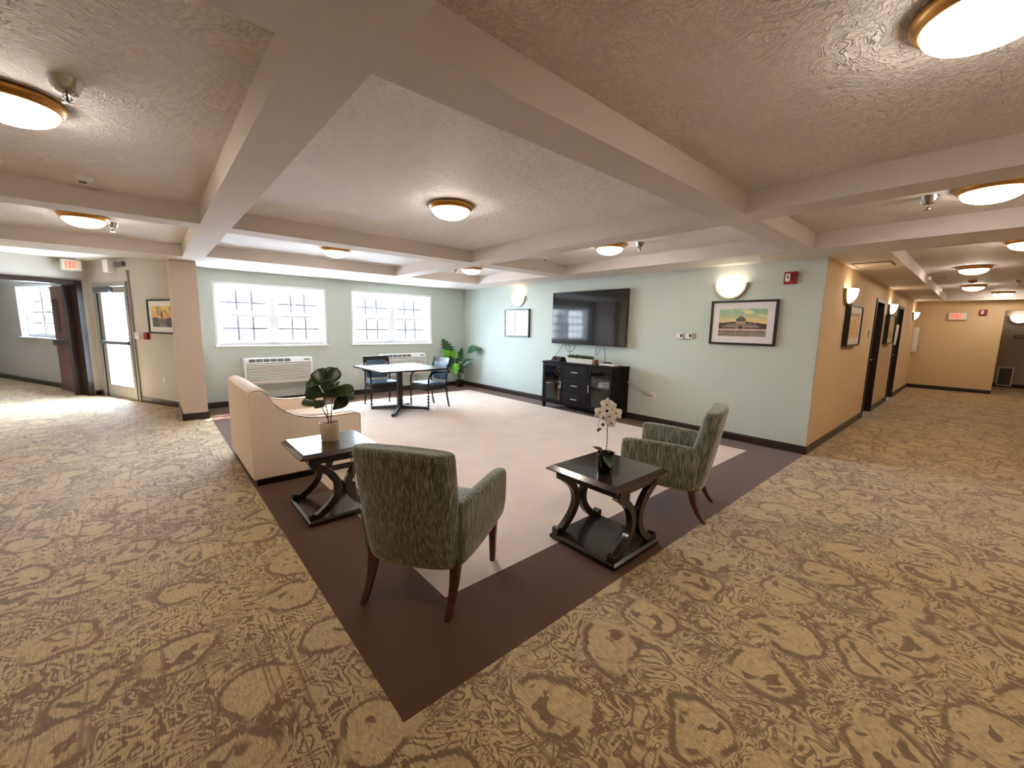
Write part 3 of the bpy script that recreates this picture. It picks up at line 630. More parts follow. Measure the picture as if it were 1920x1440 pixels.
t = thing('fire_alarm_pull', 'red pull station under the steeple picture', 'fire alarm', onD(1.90, 0, 1.215), rD); c = MB(); c.box(-.06, .06, -.045, 0, -.062, .062); obj('housing', c, 'red', t, bevel=.005); c = MB(); c.box(-.045, .045, -.055, -.045, -.02, .0); obj('pull_handle', c, 'red', t, bevel=.003)
t = thing('wall_box', 'tall cream metal box on the corridor wall at the far end', 'box', (15.95, YC, 1.34), 0); c = MB(); c.box(-.1, .1, -.11, 0, -.34, .34); obj('housing', c, 'plaswhite', t, bevel=.004); c = MB(); c.box(-.108, -.1, -.10, -.01, -.32, .32); obj('lid', c, 'plaswhite', t)
t = thing('air_return_grille', 'grey return air grille low on the far alcove wall', 'vent', (18.8, -.56, .31), rX); c = MB(); ringbox(c, -.15, .15, -.27, .27, .028, -.02, 0); obj('frame', c, 'white', t); c = MB(); c.box(-.125, .125, -.004, 0, -.245, .245); obj('backing', c, 'greyvent', t)
for k in range(16): c = MB(); c.box(-.122, .122, -.014, -.006, -.24+k*.03, -.228+k*.03); obj('slat', c, 'greyvent', t)
t = thing('room_sign', 'small dark sign plate on the far alcove wall', 'sign', (18.8, -.72, 1.47), rX); c = MB(); c.box(-.13, .13, -.012, 0, -.05, .05); obj('plate', c, 'greyvent', t); c = MB(); c.box(-.08, .1, -.014, -.012, -.012, .014); obj('lettering_strip', c, 'signbody', t)
t = thing('paper_notice', 'white paper notice hanging at the edge of the farther corridor door', 'paper', (12.30, YC-.022, 1.47), 0); c = MB(); c.add([(-.22, -.004, -.21), (.02, -.012, -.22), (.0, -.03, .0), (.22, -.008, .22), (-.18, -.004, .22)], [(0, 1, 2, 3, 4)]); obj('sheet', c, 'paper', t); c = MB(); c.box(-.10, .0, -.006, -.004, .20, .23); obj('tape', c, 'plaswhite', t)

# ------------------------------------------------------------------ television, cabinet and what stands on it
t = thing('television', 'large black flat television mounted over the cabinet', 'television', (XT-.004, 4.703, 1.19), rX)
c = MB(); c.box(-.83, .83, -.085, -.045, 0, .96); obj('bezel', c, 'black', t, bevel=.004)
c = MB(); c.box(-.822, .822, -.087, -.085, .012, .952); obj('screen', c, 'screen', t)
c = MB(); c.box(-.3, .3, -.045, 0, .25, .7); obj('wall_bracket', c, 'black', t); c = MB(); c.box(-.6, .6, -.06, -.03, .05, .5); obj('rear_housing', c, 'black', t, bevel=.01)
CX = 5.52
cb = thing('media_cabinet', 'black-brown cabinet with glass doors and three drawers under the television', 'cabinet', (CX, 4.61, 0), rX)   # local x: toward -Y, y: toward wall
c = MB(); D_ = .43
c.box(-.81, .81, 0, D_, .85, .875); c.box(-.80, -.775, .01, D_, .10, .85); c.box(.775, .80, .01, D_, .10, .85); c.box(-.775, .775, .01, D_, .10, .125); c.box(-.775, .775, D_-.02, D_, .125, .85)
c.box(-.305, -.285, .02, D_, .125, .85); c.box(.285, .305, .02, D_, .125, .85); obj('body', c, 'cabwood', cb, bevel=.003)
for sx in (-1, 1): c = MB(); c.box(min(sx*.305, sx*.775), max(sx*.305, sx*.775), .05, D_-.02, .48, .495); obj('shelf', c, 'cabwood', cb)
for sx in (-.77, .77):
    for sy in (.04, .39): c = MB(); c.loft([[(sx-.03, sy-.03, .10), (sx+.03, sy-.03, .10), (sx+.03, sy+.03, .10), (sx-.03, sy+.03, .10)], [(sx-.018, sy-.018, 0), (sx+.018, sy-.018, 0), (sx+.018, sy+.018, 0), (sx-.018, sy+.018, 0)]]); obj('leg', c, 'cabwood', cb)
for k in range(3):
    c = MB(); z = .13+k*.2385; c.box(-.28, .28, -.002, .02, z, z+.232); dr = obj('drawer', c, 'cabwood', cb, bevel=.002)
    c = MB(); c.box(-.07, .07, -.03, -.02, z+.11, z+.124); c.box(-.06, -.05, -.02, -.002, z+.112, z+.122); c.box(.05, .06, -.02, -.002, z+.112, z+.122); obj('handle', c, 'silver', dr)
for sx in (-1, 1):
    a, b = (-.772, -.29) if sx < 0 else (.29, .772); c = MB(); ringbox(c, a, b, .13, .845, .05, -.002, .02); dr = obj('door', c, 'cabwood', cb, bevel=.002)
    c = MB(); c.add([(a+.05, .009, .18), (b-.05, .009, .18), (b-.05, .009, .795), (a+.05, .009, .795)], [(0, 1, 2, 3)]); obj('pane', c, 'cabglass', dr)
    hx = b-.025 if sx < 0 else a+.025; c = MB(); c.box(hx-.007, hx+.007, -.03, -.02, .41, .54); c.box(hx-.005, hx+.005, -.02, -.002, .42, .43); c.box(hx-.005, hx+.005, -.02, -.002, .52, .53); obj('handle', c, 'silver', dr)
def loc_cab(x, y, z): return (CX+y, 4.61-x, z)
# ornaments behind the glass
t = thing('armillary_ornament', 'gold ring-sphere ornament inside the left glass door', 'ornament', loc_cab(-.47, .125, .495), 0)
c = MB()
for k in range(3):
    a = k*pi/3; c.tube([(.09*cos(q*pi/12)*cos(a), .09*cos(q*pi/12)*sin(a), .20+.09*sin(q*pi/12)) for q in range(25)], .005, 6)
obj('rings', c, 'gold', t, smooth=True); c = MB(); c.sphere((0, 0, .20), .035); obj('core', c, 'copper', t, smooth=True); c = MB(); c.lathe([(.05, 0), (.05, .012), (.01, .02), (.008, .11)], n=16); obj('stand', c, 'gold', t, smooth='auto')
t = thing('figurine_ornament', 'small dark figurine with gold leaf on the lower left shelf', 'ornament', loc_cab(-.47, .12, .125), 0)
c = MB(); c.lathe([(.045, 0), (.045, .015), (.014, .03), (.018, .12), (.03, .17), (.012, .23), (.001, .25)], n=14); obj('body', c, 'copper', t, smooth=True); c = MB(); c.sphere((0, .0, .28), .03, sz=1.2); obj('head', c, 'gold', t, smooth=True)
for k in range(2):
    t = thing('media_player', ['lower silver-grey media box behind the right glass door', 'upper slim media box behind the right glass door'][k], 'electronics', loc_cab(.56, .22, .495+k*.046), 0)
    c = MB(); s_ = 1-.15*k; c.box(-.11, .11, -.16*s_, .16*s_, .0, .045); obj('case', c, 'silver' if k == 0 else 'plaswhite', t, bevel=.003); c = MB(); c.box(-.114, -.11, -.1, .06, .012, .03); obj('display', c, 'black', t)
# on top
TZ = .875
t = thing('cable_box', 'black wedge-shaped set-top box left on the cabinet', 'electronics', loc_cab(-.56, .17, TZ), 0)
c = MB(); c.prism([(-.09, 0), (.09, 0), (.09, .07), (-.02, .09)], 'y', -.11, .11); obj('case', c, 'black', t, bevel=.004); c = MB(); c.box(-.075, -.055, -.02, .03, .04, .055); obj('display', c, 'blackgloss', t)
t = thing('succulent_planter', 'long white planter of small succulents on the cabinet', 'planter', loc_cab(-.05, .20, TZ), 0)
c = MB(); c.loft([[(-.05, -.28, 0), (.05, -.28, 0), (.05, .28, 0), (-.05, .28, 0)], [(-.065, -.31, .085), (.065, -.31, .085), (.065, .31, .085), (-.065, .31, .085)], [(-.055, -.30, .085), (.055, -.30, .085), (.055, .30, .085), (-.055, .30, .085)], [(-.05, -.29, .07), (.05, -.29, .07), (.05, .29, .07), (-.05, .29, .07)]]); obj('trough', c, 'plaswhite', t)
for k in range(13):
    c = MB(); yy = -.26+k*.0433; xx = random.uniform(-.02, .02)
    for q in range(9):
        a = q*2.4; tilt = .35+.5*(q/9); L_ = .075+random.uniform(0, .025); dx, dy = cos(a)*sin(tilt*1.5), sin(a)*sin(tilt*1.5); dz = cos(tilt)
        p = Vector((xx, yy, .075)); d_ = Vector((dx, dy, dz)).normalized(); s_ = d_.cross(Vector((0, 0, 1))).normalized()*.013
        c.add([p-s_*.5, p+s_*.5, p+d_*L_*.6+s_, p+d_*L_, p+d_*L_*.6-s_], [(0, 1, 2, 3, 4)])
    obj('succulent', c, 'succulent', t)
t = thing('copper_cup', 'small copper-coloured block at the planter end', 'ornament', loc_cab(.30, .17, TZ), 0); c = MB(); c.lathe([(.03, 0), (.036, .03), (.038, .085), (.034, .085), (.03, .03), (.001, .02)], n=18); obj('cup', c, 'copper', t, smooth='auto'); c = MB(); c.lathe([(.039, .076), (.041, .08), (.039, .084)], n=18); obj('lip', c, 'copper', t)
t = thing('router', 'flat white router on the right of the cabinet', 'electronics', loc_cab(.55, .20, TZ), 0)
c = MB(); c.box(-.09, .09, -.14, .14, 0, .03); obj('case', c, 'plaswhite', t, bevel=.008); c = MB(); c.box(-.093, -.09, -.10, .10, .008, .014); obj('light_strip', c, 'greyvent', t)
t = thing('remote_control', 'small black remote box behind the router', 'electronics', loc_cab(.42, .34, TZ), 0); c = MB(); c.box(-.02, .02, -.075, .075, 0, .045); obj('case', c, 'black', t, bevel=.005); c = MB(); c.box(-.012, .012, -.06, .0, .045, .047); obj('keypad', c, 'greyvent', t)
for i, (pts, lb) in enumerate([([(5.93, 5.27, 1.20), (5.90, 5.33, 1.08), (5.86, 5.40, .96), (5.78, 5.36, .90)], 'leftmost dark cable hanging from the television'), ([(5.93, 5.24, 1.20), (5.90, 5.16, 1.09), (5.90, 5.08, 1.05), (5.91, 5.0, 1.09), (5.93, 4.96, 1.20)], 'looped dark cable under the television left side'),
        ([(5.93, 5.12, 1.20), (5.91, 5.09, 1.05), (5.90, 5.07, .93), (5.85, 5.05, .89)], 'straight dark cable behind the planter'), ([(5.93, 4.46, 1.20), (5.91, 4.49, 1.08), (5.91, 4.46, 1.02), (5.92, 4.42, 1.10), (5.93, 4.40, 1.20)], 'small loop of dark cable under the television right side'),
        ([(5.93, 4.33, 1.20), (5.91, 4.29, 1.08), (5.90, 4.27, .97), (5.87, 4.27, .89)], 'dark cable dropping behind the router')]):
    c = MB(); c.tube(bez(pts, 6), .006, 6); tag(obj('television_cable', c, 'cable', smooth=True), lb, 'cable', 'cables under the television')
c = MB(); c.tube(bez([(5.90, 3.80, .62), (5.93, 3.68, .55), (5.94, 3.55, .49), (5.94, 3.46, .455), (5.945, 3.37, .44)], 8), .014, 8); tag(obj('power_cable', c, 'whitecable', smooth=True), 'white cable from the cabinet to the wall outlet', 'cable')

# ------------------------------------------------------------------ wall air conditioners
def ac_unit(loc, label):
    t = thing('air_conditioner', label, 'air conditioner', loc, 0, 'wall air conditioners under the windows')
    w_ = 1.13
    c = MB(); c.prism([(0, .0), (-.16, .0), (-.185, .03), (-.20, .06), (-.20, .395), (-.165, .47), (-.15, .48), (0, .48)], 'x', 0, w_); obj('casing', c, 'plaswhite', t, bevel=.012)
    for k in range(10):
        z = .085+k*.0295; c = MB(); c.prism([(-.201, z), (-.216, z+.004), (-.218, z+.014), (-.201, z+.022)], 'x', .045, w_-.05); obj('louver_slat', c, 'plaswhite', t)
    c = MB(); c.box(.04, w_-.045, -.2015, -.1985, .075, .385); obj('louver_backing', c, 'greyvent', t)
    d_ = Vector((0, .035, .075)).normalized(); n_ = Vector((0, -d_.z, d_.y))
    for k in range(6):
        x0 = .08+k*.112; a = Vector((0, -.2, .395))+d_*.012+n_*.002; b = a+d_*.06
        c = MB(); c.add([(x0, a.y, a.z), (x0+.10, a.y, a.z), (x0+.10, b.y, b.z), (x0, b.y, b.z)], [(0, 1, 2, 3)]); v_ = obj('vent', c, 'greyvent', t)
        c = MB()
        for q in range(5): c.box(x0+.008+q*.02, x0+.011+q*.02, a.y-.004, a.y, a.z+.003, a.z+.01)
    a = Vector((0, -.2, .395))+d_*.010+n_*.004; b = a+d_*.064
    c = MB(); c.add([(.80, a.y, a.z), (1.09, a.y, a.z), (1.09, b.y, b.z), (.80, b.y, b.z)], [(0, 1, 2, 3)]); obj('control_flap', c, 'white', t)
    c = MB(); a2 = a+n_*.002+d_*.02; b2 = a2+d_*.02; c.add([(.97, a2.y, a2.z), (1.07, a2.y, a2.z), (1.07, b2.y, b2.z), (.97, b2.y, b2.z)], [(0, 1, 2, 3)]); obj('display', c, 'black', t)
    return t
a0 = ac_unit((1.19, YW, .375), 'white wall air conditioner under the left window, behind the sofa'); dup(a0, (3.66, YW, .375), 0, 'white wall air conditioner under the right window, behind the dining chairs')
c = MB(); c.tube(bez([(2.12, 8.60, .36), (2.08, 8.62, .28), (2.14, 8.60, .22), (2.22, 8.60, .30), (2.24, 8.61, .20), (2.30, 8.60, .11)], 7), .008, 7); tag(obj('hanging_cord', c, 'whitecable', smooth=True), 'white cord dangling under the left air conditioner', 'cable')
c = MB(); c.tube(bez([(4.55, 8.60, .36), (4.60, 8.62, .26), (4.52, 8.60, .18), (4.45, 8.61, .12)], 7), .008, 7); tag(obj('hanging_cord', c, 'whitecable', smooth=True), 'white cord dangling under the right air conditioner', 'cable')

# ------------------------------------------------------------------ upholstered armchairs (local: +y forward, +x right)
def rrect(cx, cy, hx, hy, r, z, ax='z', n=3, bulge=0):
    pts = []
    for q, (sx, sy) in enumerate(((1, 1), (-1, 1), (-1, -1), (1, -1))):
        for k in range(n+1):
            a = q*pi/2+k*pi/2/n; pts.append((cx+sx*(hx-r)+r*cos(a), cy+sy*(hy-r)+r*sin(a)))
    out = []
    for a, b in pts:
        if bulge and b < cy: b -= bulge*(1-((a-cx)/hx)**2)
        out.append({'z': (a, b, z), 'y': (a, z, b), 'x': (z, a, b)}[ax])
    return out
def armchair(loc, rz, label):
    t = thing('armchair', label, 'armchair', loc, rz, 'sage green upholstered armchairs')
    c = MB(); rings = []
    def yc(z): return -.185-(z-.27)*.20
    for z, hx, hy, r in ((.225, .235, .055, .02), (.232, .268, .068, .03), (.27, .272, .074, .035), (.45, .276, .072, .035), (.62, .280, .072, .035), (.78, .285, .066, .035), (.86, .286, .060, .035), (.880, .283, .052, .03), (.886, .265, .03, .015)):
        # subdivide sides for the bulge
        rg = []
        for a, b in [(-1, -1), (-.5, -1), (0, -1), (.5, -1), (1, -1), (1, 1), (.5, 1), (0, 1), (-.5, 1), (-1, 1)]:
            y = yc(z)+b*hy-(.035*(1-a*a) if b < 0 else .018*(1-a*a)); rg.append((a*hx, y, z+.012*(1-a*a)*(z > .8)))
        rings.append(rg)
    c.loft(rings); obj('backrest', c, 'sage', t, sub=2)
    for sx in (-1, 1):
        c = MB(); rings = []
        for y, xo, hw, z0, z1 in ((-.235, .268, .018, .26, .58), (-.225, .278, .036, .236, .60), (-.12, .292, .042, .232, .612), (.08, .312, .043, .248, .618), (.24, .326, .044, .275, .622), (.325, .333, .042, .292, .618), (.338, .334, .028, .31, .60)):
            rings.append([(sx*xo+a*hw, y, z0 if b < 0 else z1) for a, b in ((-1, -1), (1, -1))]+[(sx*xo+hw, y, z1-.10), (sx*xo+hw, y, z1-.015), (sx*xo+hw*.6, y, z1), (sx*xo-hw*.6, y, z1), (sx*xo-hw, y, z1-.015), (sx*xo-hw, y, z1-.10)])
        c.loft(rings); obj('arm', c, 'sage', t, sub=1, smooth=True)
    c = MB(); c.loft([rrect(0, .06, .26, .25, .05, .285), rrect(0, .06, .275, .262, .05, .31), rrect(0, .06, .275, .262, .05, .34)]); obj('seat_rail', c, 'sage', t, smooth='auto')
    c = MB(); c.loft([rrect(0, .08, .262, .25, .06, .345), rrect(0, .08, .272, .265, .06, .37), rrect(0, .08, .272, .265, .06, .43), rrect(0, .08, .255, .245, .06, .458), rrect(0, .08, .15, .14, .06, .468)]); obj('seat_cushion', c, 'sage', t, sub=1)
    c = MB()
    for sx in (-1, 1): c.tube([(sx*.258, yc(z)-.064, z) for z in (.28, .4, .5, .62, .75, .85)], .0035, 6)
    c.tube([(a*.258, yc(.85)-.061-.033*(1-a*a), .850+.012*(1-a*a)) for a in (-1, -.75, -.5, -.25, 0, .25, .5, .75, 1)], .0035, 6); obj('seam_piping', c, 'sage', t)
    for sx in (-1, 1):
        c = MB(); rings = []
        for z, y, hw in ((.32, -.20, .027), (.24, -.205, .026), (.15, -.225, .022), (.07, -.262, .018), (0, -.315, .016)):
            rings.append([(sx*.245+a*hw, y+b*hw, z) for a, b in ((-1, -1), (1, -1), (1, 1), (-1, 1))])
        c.loft(rings); obj('leg', c, 'legwood', t, bevel=.004)
        c = MB(); rings = []
        for z, y, hw in ((.33, .275, .026), (.2, .275, .022), (0, .275, .015)): rings.append([(sx*.30+a*hw, y+b*hw, z) for a, b in ((-1, -1), (1, -1), (1, 1), (-1, 1))])
        c.loft(rings); obj('leg', c, 'legwood', t, bevel=.004)
    return t
def at(mid, ang):   # mid = midpoint of the rear leg tips (local y=-.315); ang = facing angle
    return (mid[0]+.315*cos(ang), mid[1]+.315*sin(ang), 0)
A1 = R(34); ch = armchair(at((.895, 1.84), A1), A1-pi/2, 'sage green armchair seen from behind, nearest the camera')
A2 = R(107); dup(ch, at((3.373, 1.335), A2), A2-pi/2, 'sage green armchair at right, facing the windows')

# ------------------------------------------------------------------ end tables
def end_table(loc, label):
    t = thing('end_table', label, 'side table', loc, 0, 'espresso end tables with curved legs')
    c = MB(); hx, hy = .285, .27
    def rg(a, b, z): return [(-a, -b, z), (a, -b, z), (a, b, z), (-a, b, z)]
    c.loft([rg(hx+.0, hy+.0, .512), rg(hx+.022, hy+.022, .522), rg(hx+.022, hy+.022, .530), rg(hx-.012, hy-.012, .552), rg(.001, .001, .5525)]); obj('tabletop', c, 'topwood', t)
    c = MB(); ringbox(c, -.24, .24, 0, 0, 0, 0, 0) if False else None
    for s in (-1, 1): c.box(-.24, .24, s*.235-.018, s*.235+.018, .465, .512)
    for s in (-1, 1): c.box(s*.222-.018, s*.222+.018, -.217, .217, .465, .512)
    obj('apron', c, 'darkwood', t)
    c = MB(); c.loft([rg(.255, .27, 0), rg(.262, .277, .008), rg(.262, .277, .03), rg(.245, .26, .042)]); obj('base_shelf', c, 'darkwood', t)
    for sy in (-1, 1):
        for sx in (-1, 1):
            prof = []
            for k in range(15):
                a = -1+2*k/14; prof.append((sx*(.038+.185*abs(a)**2.1), .255+a*.215))
            c = MB(); n = len(prof); outer = []; inner = []
            for k in range(n):
                x, z = prof[k]; x0, z0 = prof[max(k-1, 0)]; x1, z1 = prof[min(k+1, n-1)]; dx, dz = x1-x0, z1-z0; L = math.hypot(dx, dz); nx_, nz_ = -dz/L, dx/L; w_ = .026
                outer.append((x+nx_*w_, z+nz_*w_)); inner.append((x-nx_*w_, z-nz_*w_))
            for k in range(n-1):
                pl = [outer[k], outer[k+1], inner[k+1], inner[k]]; c.prism(pl, 'y', sy*.235-.024, sy*.235+.024)
            bmx = bmesh.new(); mx_ = bpy.data.meshes.new('leg'); mx_.from_pydata(c.v, [], c.f); bmx.from_mesh(mx_); bmesh.ops.remove_doubles(bmx, verts=bmx.verts, dist=1e-4)
            dead = [f_ for f_ in bmx.faces if all(len([g for g in e.link_faces]) > 2 for e in f_.edges)]
            bmx.free()
            c2 = MB(); c2.loft([[(outer[k][0], sy*.235-.024, outer[k][1]), (outer[k][0], sy*.235+.024, outer[k][1]), (inner[k][0], sy*.235+.024, inner[k][1]), (inner[k][0], sy*.235-.024, inner[k][1])] for k in range(n)])
            obj('leg', c2, 'darkwood', t, bevel=.004)
            c = MB(); c.prism([(sx*.255, .04), (sx*.255, .085), (sx*.235, .095), (sx*.20, .075), (sx*.185, .04)], 'y', sy*.235-.027, sy*.235+.027); obj('foot_block', c, 'darkwood', t, bevel=.003)
    return t
e0 = end_table((2.31, 1.61, 0), 'espresso end table with curved legs under the white orchid'); dup(e0, (1.035, 3.375, 0), 0, 'espresso end table with curved legs under the leafy potted plant')
TT = .5525
# ------------------------------------------------------------------ leaves
def leaf(mb, base, d, up_, L, W, droop=.3, shape='oval', nseg=9, wave=0):
    d = Vector(d).normalized(); up_ = Vector(up_); s = d.cross(up_).normalized(); nn = s.cross(d)
    rows = []
    for k in range(nseg+1):
        u = k/nseg; p = Vector(base)+d*L*u-nn*droop*L*u*u
        if shape == 'oval': w_ = sin(pi*min(1, u**.8))**.75
        elif shape == 'fiddle': w_ = (.35+.65*sin(pi*(u*.9-.18)) if u > .2 else u*2.2); w_ *= max(0, 1-u**9)**.5
        elif shape == 'split': w_ = sin(pi*u**.62)**.7*(1 if k % 2 == 0 else .48)
        else: w_ = sin(pi*u)**.6
        w_ = max(w_, .02)*W/2
        cup = .25*w_
        rows.append([p-s*w_+nn*cup, p-s*w_*.5+nn*cup*.15, p, p+s*w_*.5+nn*cup*.15, p+s*w_+nn*cup])
    o = [q for r_ in rows for q in r_]; fs = [(k*5+i, k*5+i+1, k*5+i+6, k*5+i+5) for k in range(nseg) for i in range(4)]
    return mb.add(o, fs)
def solid(o, th=.0015): md = o.modifiers.new('solid', 'SOLIDIFY'); md.thickness = th; return o
# potted fiddle plant on the left end table
t = thing('potted_plant', 'leafy dark green plant in a cream pot on the end table', 'plant', (1.04, 3.42, TT), 0)
c = MB(); c.lathe([(.001, 0), (.062, 0), (.068, .01), (.074, .15), (.070, .152), (.066, .145), (.064, .13), (.001, .128)], n=36); obj('pot', c, 'pot', t, smooth='auto')
c = MB(); c.lathe([(.001, .132), (.066, .13), (.066, .126), (.001, .12)], n=24); obj('soil', c, 'soil', t)
vr = Vector((rt.x, rt.y, 0)); vf = Vector((fw.x, fw.y, 0)).normalized()   # plant laid out along its own left/right and depth
def P3(a, b, z): return vr*a+vf*b+Vector((0, 0, z))
for pts in ([P3(-.005, 0, .12), P3(-.012, 0, .22), P3(-.03, .0, .36), P3(-.02, 0, .46)], [P3(.01, 0, .12), P3(.02, 0, .24), P3(.03, .01, .38)], [P3(-.005, 0, .16), P3(-.04, 0, .24), P3(-.07, 0, .29)]):
    c = MB(); c.tube(bez(pts, 5), .006, 7, .003); obj('stem', c, 'stembrown', t, smooth=True)
lv = [((-.03, 0, .46), (-1, .1, .28), (-.2, -.9, .9), .15, .15), ((-.03, 0, .45), (-.5, .15, 1), (0, -1, .25), .15, .14), ((-.01, 0, .44), (.45, .1, 1), (0, -1, .3), .17, .15), ((.01, 0, .41), (1, -.25, .12), (0, -.75, 1), .21, .14), ((.0, 0, .43), (.6, -.6, .3), (0, -.6, 1), .15, .12),
      ((-.03, 0, .36), (-.8, -.4, .5), (-.2, -.9, .5), .15, .14), ((-.06, 0, .28), (-1, -.1, .42), (0, -.8, .9), .16, .10), ((.03, 0, .25), (.8, -.1, .75), (.1, -1, .3), .16, .11), ((.0, -.01, .33), (-.3, -.8, -.1), (0, -.6, 1), .13, .12), ((.02, 0, .35), (.3, -.5, .5), (0, -1, .3), .14, .12), ((.03, 0, .31), (1, .3, .35), (0, -.5, 1), .18, .07), ((.0, 0, .36), (.1, -.3, 1), (0, -1, .1), .14, .12)]
for b_, d_, u_, L_, W_ in lv:
    c = MB(); leaf(c, P3(*b_), P3(*d_), P3(*u_), L_, W_, .22, 'fiddle'); solid(obj('leaf', c, 'leafdark', t, smooth=True))
# orchid
t = thing('orchid', 'white orchid in a black pot on the right end table', 'plant', (2.20, 1.55, TT), 0)
c = MB(); c.lathe([(.001, 0), (.046, 0), (.05, .008), (.056, .135), (.052, .137), (.048, .12), (.001, .118)], n=32); obj('pot', c, 'blackgloss', t, smooth='auto')
c = MB(); c.tube(bez([P3(0, 0, .11), P3(.005, 0, .22), P3(.0, 0, .33), P3(.0, 0, .40)], 6), .004, 6); obj('stem', c, 'stembrown', t, smooth=True)
c = MB(); c.tube(bez([P3(0, 0, .32), P3(-.035, 0, .36), P3(-.055, 0, .34), P3(-.058, 0, .29)], 6), .002, 6); c.sphere(P3(-.056, 0, .285), .010, 8); c.sphere(P3(-.045, 0, .295), .009, 8); c.sphere(P3(-.03, -.01, .325), .012, 8); obj('bud_spray', c, 'stem', t, smooth=True)
for b_, d_, u_, L_, W_, m_ in (((0, -.03, .13), (.1, -1, -.35), (0, 0, 1), .10, .075, 'leafdark'), ((-.02, .02, .13), (-.8, .5, .8), (0, 0, 1), .07, .06, 'stembrown'), ((.02, .02, .13), (.9, .4, .1), (0, 0, 1), .07, .05, 'leafdark')):
    c = MB(); leaf(c, P3(*b_), P3(*d_), P3(*u_), L_, W_, .35, 'oval'); solid(obj('leaf', c, m_, t, smooth=True), .002)
for (a, b, z), sc_ in (((-.008, 0, .455), 1.15), ((-.055, -.01, .405), 1.0), ((.05, -.01, .40), 1.05), ((.0, -.04, .385), .95), ((.02, -.02, .338), .8), ((.038, .02, .445), .6)):
    c = MB(); o_ = P3(a, b, z); face = (vf*-1+Vector((0, 0, .15))).normalized()
    for k in range(5):
        an = pi/2+k*2*pi/5+a*6; dr_ = vr*cos(an)+Vector((0, 0, 1))*sin(an)+face*.25; leaf(c, o_, dr_, face, .043*sc_, (.05 if k in (1, 4) else .03)*sc_, .2, 'oval', 6)
    fl = solid(obj('flower', c, 'petal', t, smooth=True), .001); c = MB(); c.sphere(o_+face*.008, .006, 8); obj('flower_heart', c, 'petalheart', fl, smooth=True)
# monstera in the corner
t = thing('floor_plant', 'tall split-leaf plant in a black pot in the room corner', 'plant', (5.66, 8.38, 0), 0)
c = MB(); c.lathe([(.001, 0), (.085, 0), (.09, .01), (.10, .17), (.096, .175), (.09, .16), (.001, .158)], n=28); obj('pot', c, 'black', t, smooth='auto')
c = MB(); c.lathe([(.001, .165), (.092, .162), (.092, .155), (.001, .15)], n=20); obj('soil', c, 'soil', t)
ml = [((-.20, -.02, .72), (-.45, -.1, 1.1), (.9, -.9, .5), .46, .26, 'leafgreen', .15), ((.20, -.10, .90), (1, -.55, .30), (0, -.5, 1), .34, .20, 'leafgreen', .2), ((-.23, -.12, .74), (-.6, -.4, .75), (.2, -1, .3), .22, .20, 'leaflime', .2), ((-.13, -.14, .74), (.1, -.4, .6), (.0, -1, .3), .20, .20, 'leaflime', .2),
      ((-.02, -.1, .62), (.28, -.2, 1), (.4, -1, .2), .34, .15, 'leafgreen', .1), ((.08, -.12, .55), (1, -.4, .62), (0, -.6, 1), .30, .17, 'leafgreen', .15), ((-.10, -.14, .60), (.1, -.35, -.9), (.2, -1, 0), .28, .17, 'leaflime', .05), ((-.12, -.02, .45), (-.5, -.2, .9), (.5, -1, .3), .36, .22, 'leafgreen', .1),
      ((.0, -.06, .36), (.4, -.3, .8), (0, -1, .3), .30, .2, 'leafgreen', .1), ((-.05, -.06, .40), (-.2, -.3, .8), (0, -1, .3), .32, .2, 'leafgreen', .1)]
for b_, d_, u_, L_, W_, m_, dr_ in ml:
    q = P3(b_[0], b_[1], b_[2]); q = Vector((q.x, q.y, q.z))
    c = MB(); c.tube(bez([Vector((q.x*.12, q.y*.12, .15)), Vector((q.x*.35, q.y*.35, .15+(q.z-.15)*.55)), q], 6), .007, 6, .004); st = obj('stem', c, 'stem', t, smooth=True)
    c = MB(); leaf(c, q, P3(*d_), P3(*u_)-vf*.8, L_*1.08, W_*1.45, dr_, 'split', 13); solid(obj('leaf', c, m_, st, smooth=False), .002)

# ------------------------------------------------------------------ cream loveseat (local: +x = depth forward from the back)
t = thing('loveseat', 'cream upholstered loveseat with scooped arms, seen from its side', 'sofa', (.605, 4.20, 0), 0)
prof = [(0, .86), (.02, .884), (.07, .893), (.105, .888), (.14, .855), (.185, .775), (.225, .725), (.28, .675), (.34, .64), (.405, .617), (.47, .598), (.54, .586), (.65, .580), (.80, .583), (.93, .586), (.965, .58), (.982, .555)]
Wd = 1.32
for y0, y1 in ((0, .115), (Wd-.115, Wd)):
    c = MB(); c.prism([(0, .065)]+prof+[(.985, .30), (.975, .065)], 'y', y0, y1); sp_ = obj('side_panel', c, 'cream', t, bevel=.014, seg=3)
    for yy in (y0, y1):
        c = MB(); c.tube([(x, yy, z) for x, z in []+prof[(1 if yy in (0, Wd) else 4):]+[(.986, .30), (.977, .07)]], .0055, 6); obj('piping', c, 'piping', sp_, smooth=True)
c = MB(); c.loft([[(a, y, b) for a, b in ((0, .065), (0, .87), (.03, .892), (.10, .895), (.15, .868), (.20, .78), (.285, .50), (.30, .065))] for y in (.105, .5, Wd-.5, Wd-.105)]); obj('backrest', c, 'cream', t, bevel=.004)
c = MB(); c.box(.28, .955, .115, Wd-.115, .065, .30); obj('seat_rail', c, 'cream', t, bevel=.01)
for a, b in ((.12, Wd/2-.003), (Wd/2+.003, Wd-.12)):
    c = MB(); cx_, cy_ = .63, (a+b)/2; hx, hy = .36, (b-a)/2
    c.loft([rrect(cx_, cy_, hx-.02, hy-.02, .05, .30), rrect(cx_, cy_, hx, hy, .05, .33), rrect(cx_, cy_, hx, hy, .05, .43), rrect(cx_, cy_, hx-.03, hy-.03, .05, .465), rrect(cx_, cy_, hx*.5, hy*.5, .05, .48)]); obj('seat_cushion', c, 'cream', t, sub=1)
